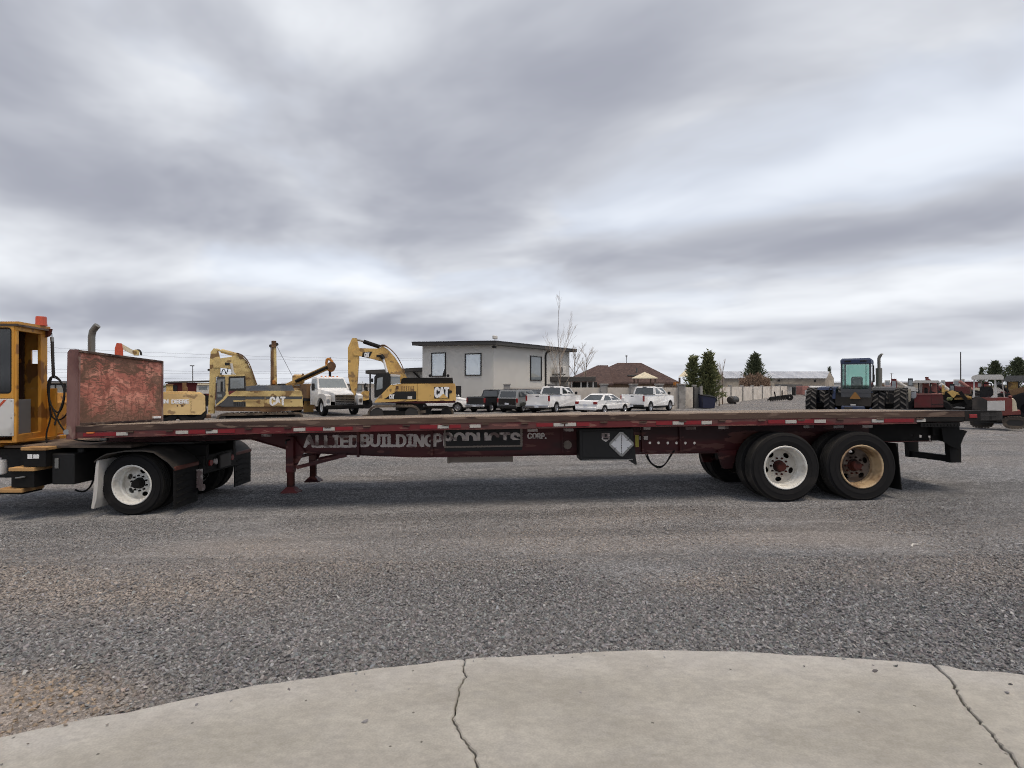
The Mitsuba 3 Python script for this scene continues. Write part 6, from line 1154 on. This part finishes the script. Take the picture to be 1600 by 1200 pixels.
def row_machine(label, px, w_, y0, Y, m, m2, kind):
    global CTR
    CTR = (px, Y); k = thing('field_machine', label, 'machine'); p0, p1 = px - w_ / 2, px + w_ / 2; yb = CY + (EYE + .25 - .35) / Y * F; H = yb - y0
    part(k, 'body', pp([(p0, y0 + H * .45), (p0 + w_ * .15, y0 + H * .35), (p1 - w_ * .1, y0 + H * .4), (p1, y0 + H * .6), (p1, yb), (p0, yb)], Y, 2.2), m)
    part(k, 'cab' if kind else 'auger', pp([(p0 + w_ * .3, y0 + H * .38), (p0 + w_ * .34, y0), (p0 + w_ * .72, y0), (p0 + w_ * .76, y0 + H * .4)], Y + .4, 1.3) if kind else tube([at(p0 - w_ * .1, y0, Y), at(p1 + w_ * .1, y0 + H * .5, Y + .5)], .18, 10), m2)
    if kind: part(k, 'window', pp([(p0 + w_ * .38, y0 + H * .32), (p0 + w_ * .40, y0 + H * .08), (p0 + w_ * .66, y0 + H * .08), (p0 + w_ * .69, y0 + H * .32)], Y + .37, .03), 'mat_glass_sky')
    for q in (p0 + w_ * .2, p1 - w_ * .2): part(k, 'wheel', lathe([(.001, -.06), (.25, -.06), (.25, -.25), (.62, -.25), (.7, -.18), (.7, .18), (.62, .25), (.25, .25), (.25, .06), (.001, .06)], 20).apply_translation([X_(q, Y), Y - .02, .45]), 'mat_tyre', 40)
row_machine('black-topped machine just right of the blue tractor wheels', 1396, 22, 592, 46, 'mat_black_dusty', 'mat_red_old', 1)
row_machine('pale grey machine beyond the red swather canopy', 1422, 20, 591, 60, 'mat_pale', 'mat_cab_grey', 1)
row_machine('dull red combine in the far row below the tall mast', 1494, 26, 593, 75, 'mat_red_old', 'mat_pale', 1)
row_machine('rust red machine with a slanting auger left of the mini excavator', 1510, 18, 596, 62, 'mat_red_old', 'mat_pink', 0)
row_machine('yellow machine in the far row right of the tall conifers', 1478, 14, 600, 58, 'mat_dig_yellow', 'mat_pale', 0)
row_machine('blue machine far behind the red swather', 1473, 16, 594, 82, 'mat_tractor_blue', 'mat_pale', 1)
row_machine('cream machine in the far row beside the mast foot', 1530, 18, 597, 70, 'mat_cream', 'mat_red_old', 1)
row_machine('grey machine in the far row behind the swather canopy', 1448, 22, 594, 90, 'mat_cab_grey', 'mat_pale', 1)
row_machine('pale grain auger leaning in the far row', 1408, 20, 593, 78, 'mat_shed_wall', 'mat_pale', 0)
row_machine('dark red machine above the swather seat', 1460, 18, 593, 66, 'mat_red_old', 'mat_red_old', 0)
for lb, px, w_, y0, Y, m, m2, kd in (('brown machine with a dark cab between swather and yellow loader arms', 1487, 20, 600, 44, 'mat_frame_brown', 'mat_black', 1), ('dark tractor skeleton left of the mini excavator', 1512, 24, 604, 40, 'mat_black_dusty', 'mat_frame_brown', 1), ('dull yellow machine seen through the mini excavator cab', 1545, 24, 602, 38, 'mat_dig_faded', 'mat_frame_brown', 1), ('red hay rake behind the mini excavator canopy', 1572, 22, 600, 44, 'mat_red_old', 'mat_black', 0), ('green machine low in the far row by the mini excavator', 1523, 16, 610, 46, 'mat_conifer', 'mat_black', 0), ('black seeder beyond the right-edge canopy', 1590, 26, 602, 36, 'mat_black_dusty', 'mat_dig_faded', 0), ('small grey truck cab far behind the tall mast', 1504, 14, 592, 110, 'mat_gate', 'mat_pale', 1), ('tan baler in the far row behind the tractor exhaust', 1380, 16, 597, 64, 'mat_tan', 'mat_frame_brown', 0)):
    row_machine(lb, px, w_, y0, Y, m, m2, kd)
row_machine('pink faded combine in the far row', 1386, 22, 594, 84, 'mat_pink', 'mat_pale', 1)
CTR = None
# far rows of sheds and equipment on the skyline
for i, (label, p0, p1, y0, Y, m) in enumerate((('low far shed left of the blue tractor', 1300, 1318, 597, 210, 'mat_pale'), ('long pale far shed behind the red swather', 1400, 1500, 596.5, 240, 'mat_shed_wall'), ('far red roofed shed right of the tall mast', 1505, 1545, 595, 230, 'mat_shed_red'),
    ('dark far shed at the left of the picture', -60, 70, 594, 150, 'mat_gate'), ('pale far shed beyond the digger truck', 440, 575, 598.5, 230, 'mat_shed_wall'), ('grey far building behind the fence', 1130, 1240, 598.5, 220, 'mat_shed_wall'))):
    k = thing('far_shed', label, 'shed'); part(k, 'wall', pb(p0, y0 + 1.2, p1, 606, Y, 10), m); part(k, 'roof', hull([at(p0 - 1, y0 + 1.2, Y - .5), at(p1 + 1, y0 + 1.2, Y - .5), at(p0 - 1, y0 + 1.2, Y + 10), at(p1 + 1, y0 + 1.2, Y + 10), at(p0, y0 - .8, Y + 5), at(p1, y0 - .8, Y + 5)]), 'mat_shed_roof')
# distant scrub along the horizon
r = np.random.default_rng(3); n = 5000; px = r.uniform(-900, 2500, n); Yt = r.uniform(300, 420, n); hgt = r.uniform(.4, 2.6, n) * (.4 + .9 * meshkit.noise(np.stack([px * .012, 0 * px, 0 * px], -1), 4))
P = np.stack([(px - CX) / F * Yt, Yt, GZ0 + hgt * r.random(n)], -1)
k = single('distant_treeline', 'low grey-green treeline along the far horizon', 'treeline', clumps(P, np.tile([0, 0, 1.0], (n, 1)), .9, r, 3), 'mat_conifer_dark', kind='stuff')
# ---------------------------------------------------------------- small litter on the yard
r = random.Random(5)
q = at(1427, 868, 5.55); z = float(gz(q[0], 5.55)) + .014
single('stick', 'thin pale stick lying on the gravel at the right', 'stick', tube([[q[0] - .06, 5.50, z], [q[0], 5.56, z + .01], [q[0] + .09, 5.58, z]], [.009, .008, .005], 6), 'mat_pale')
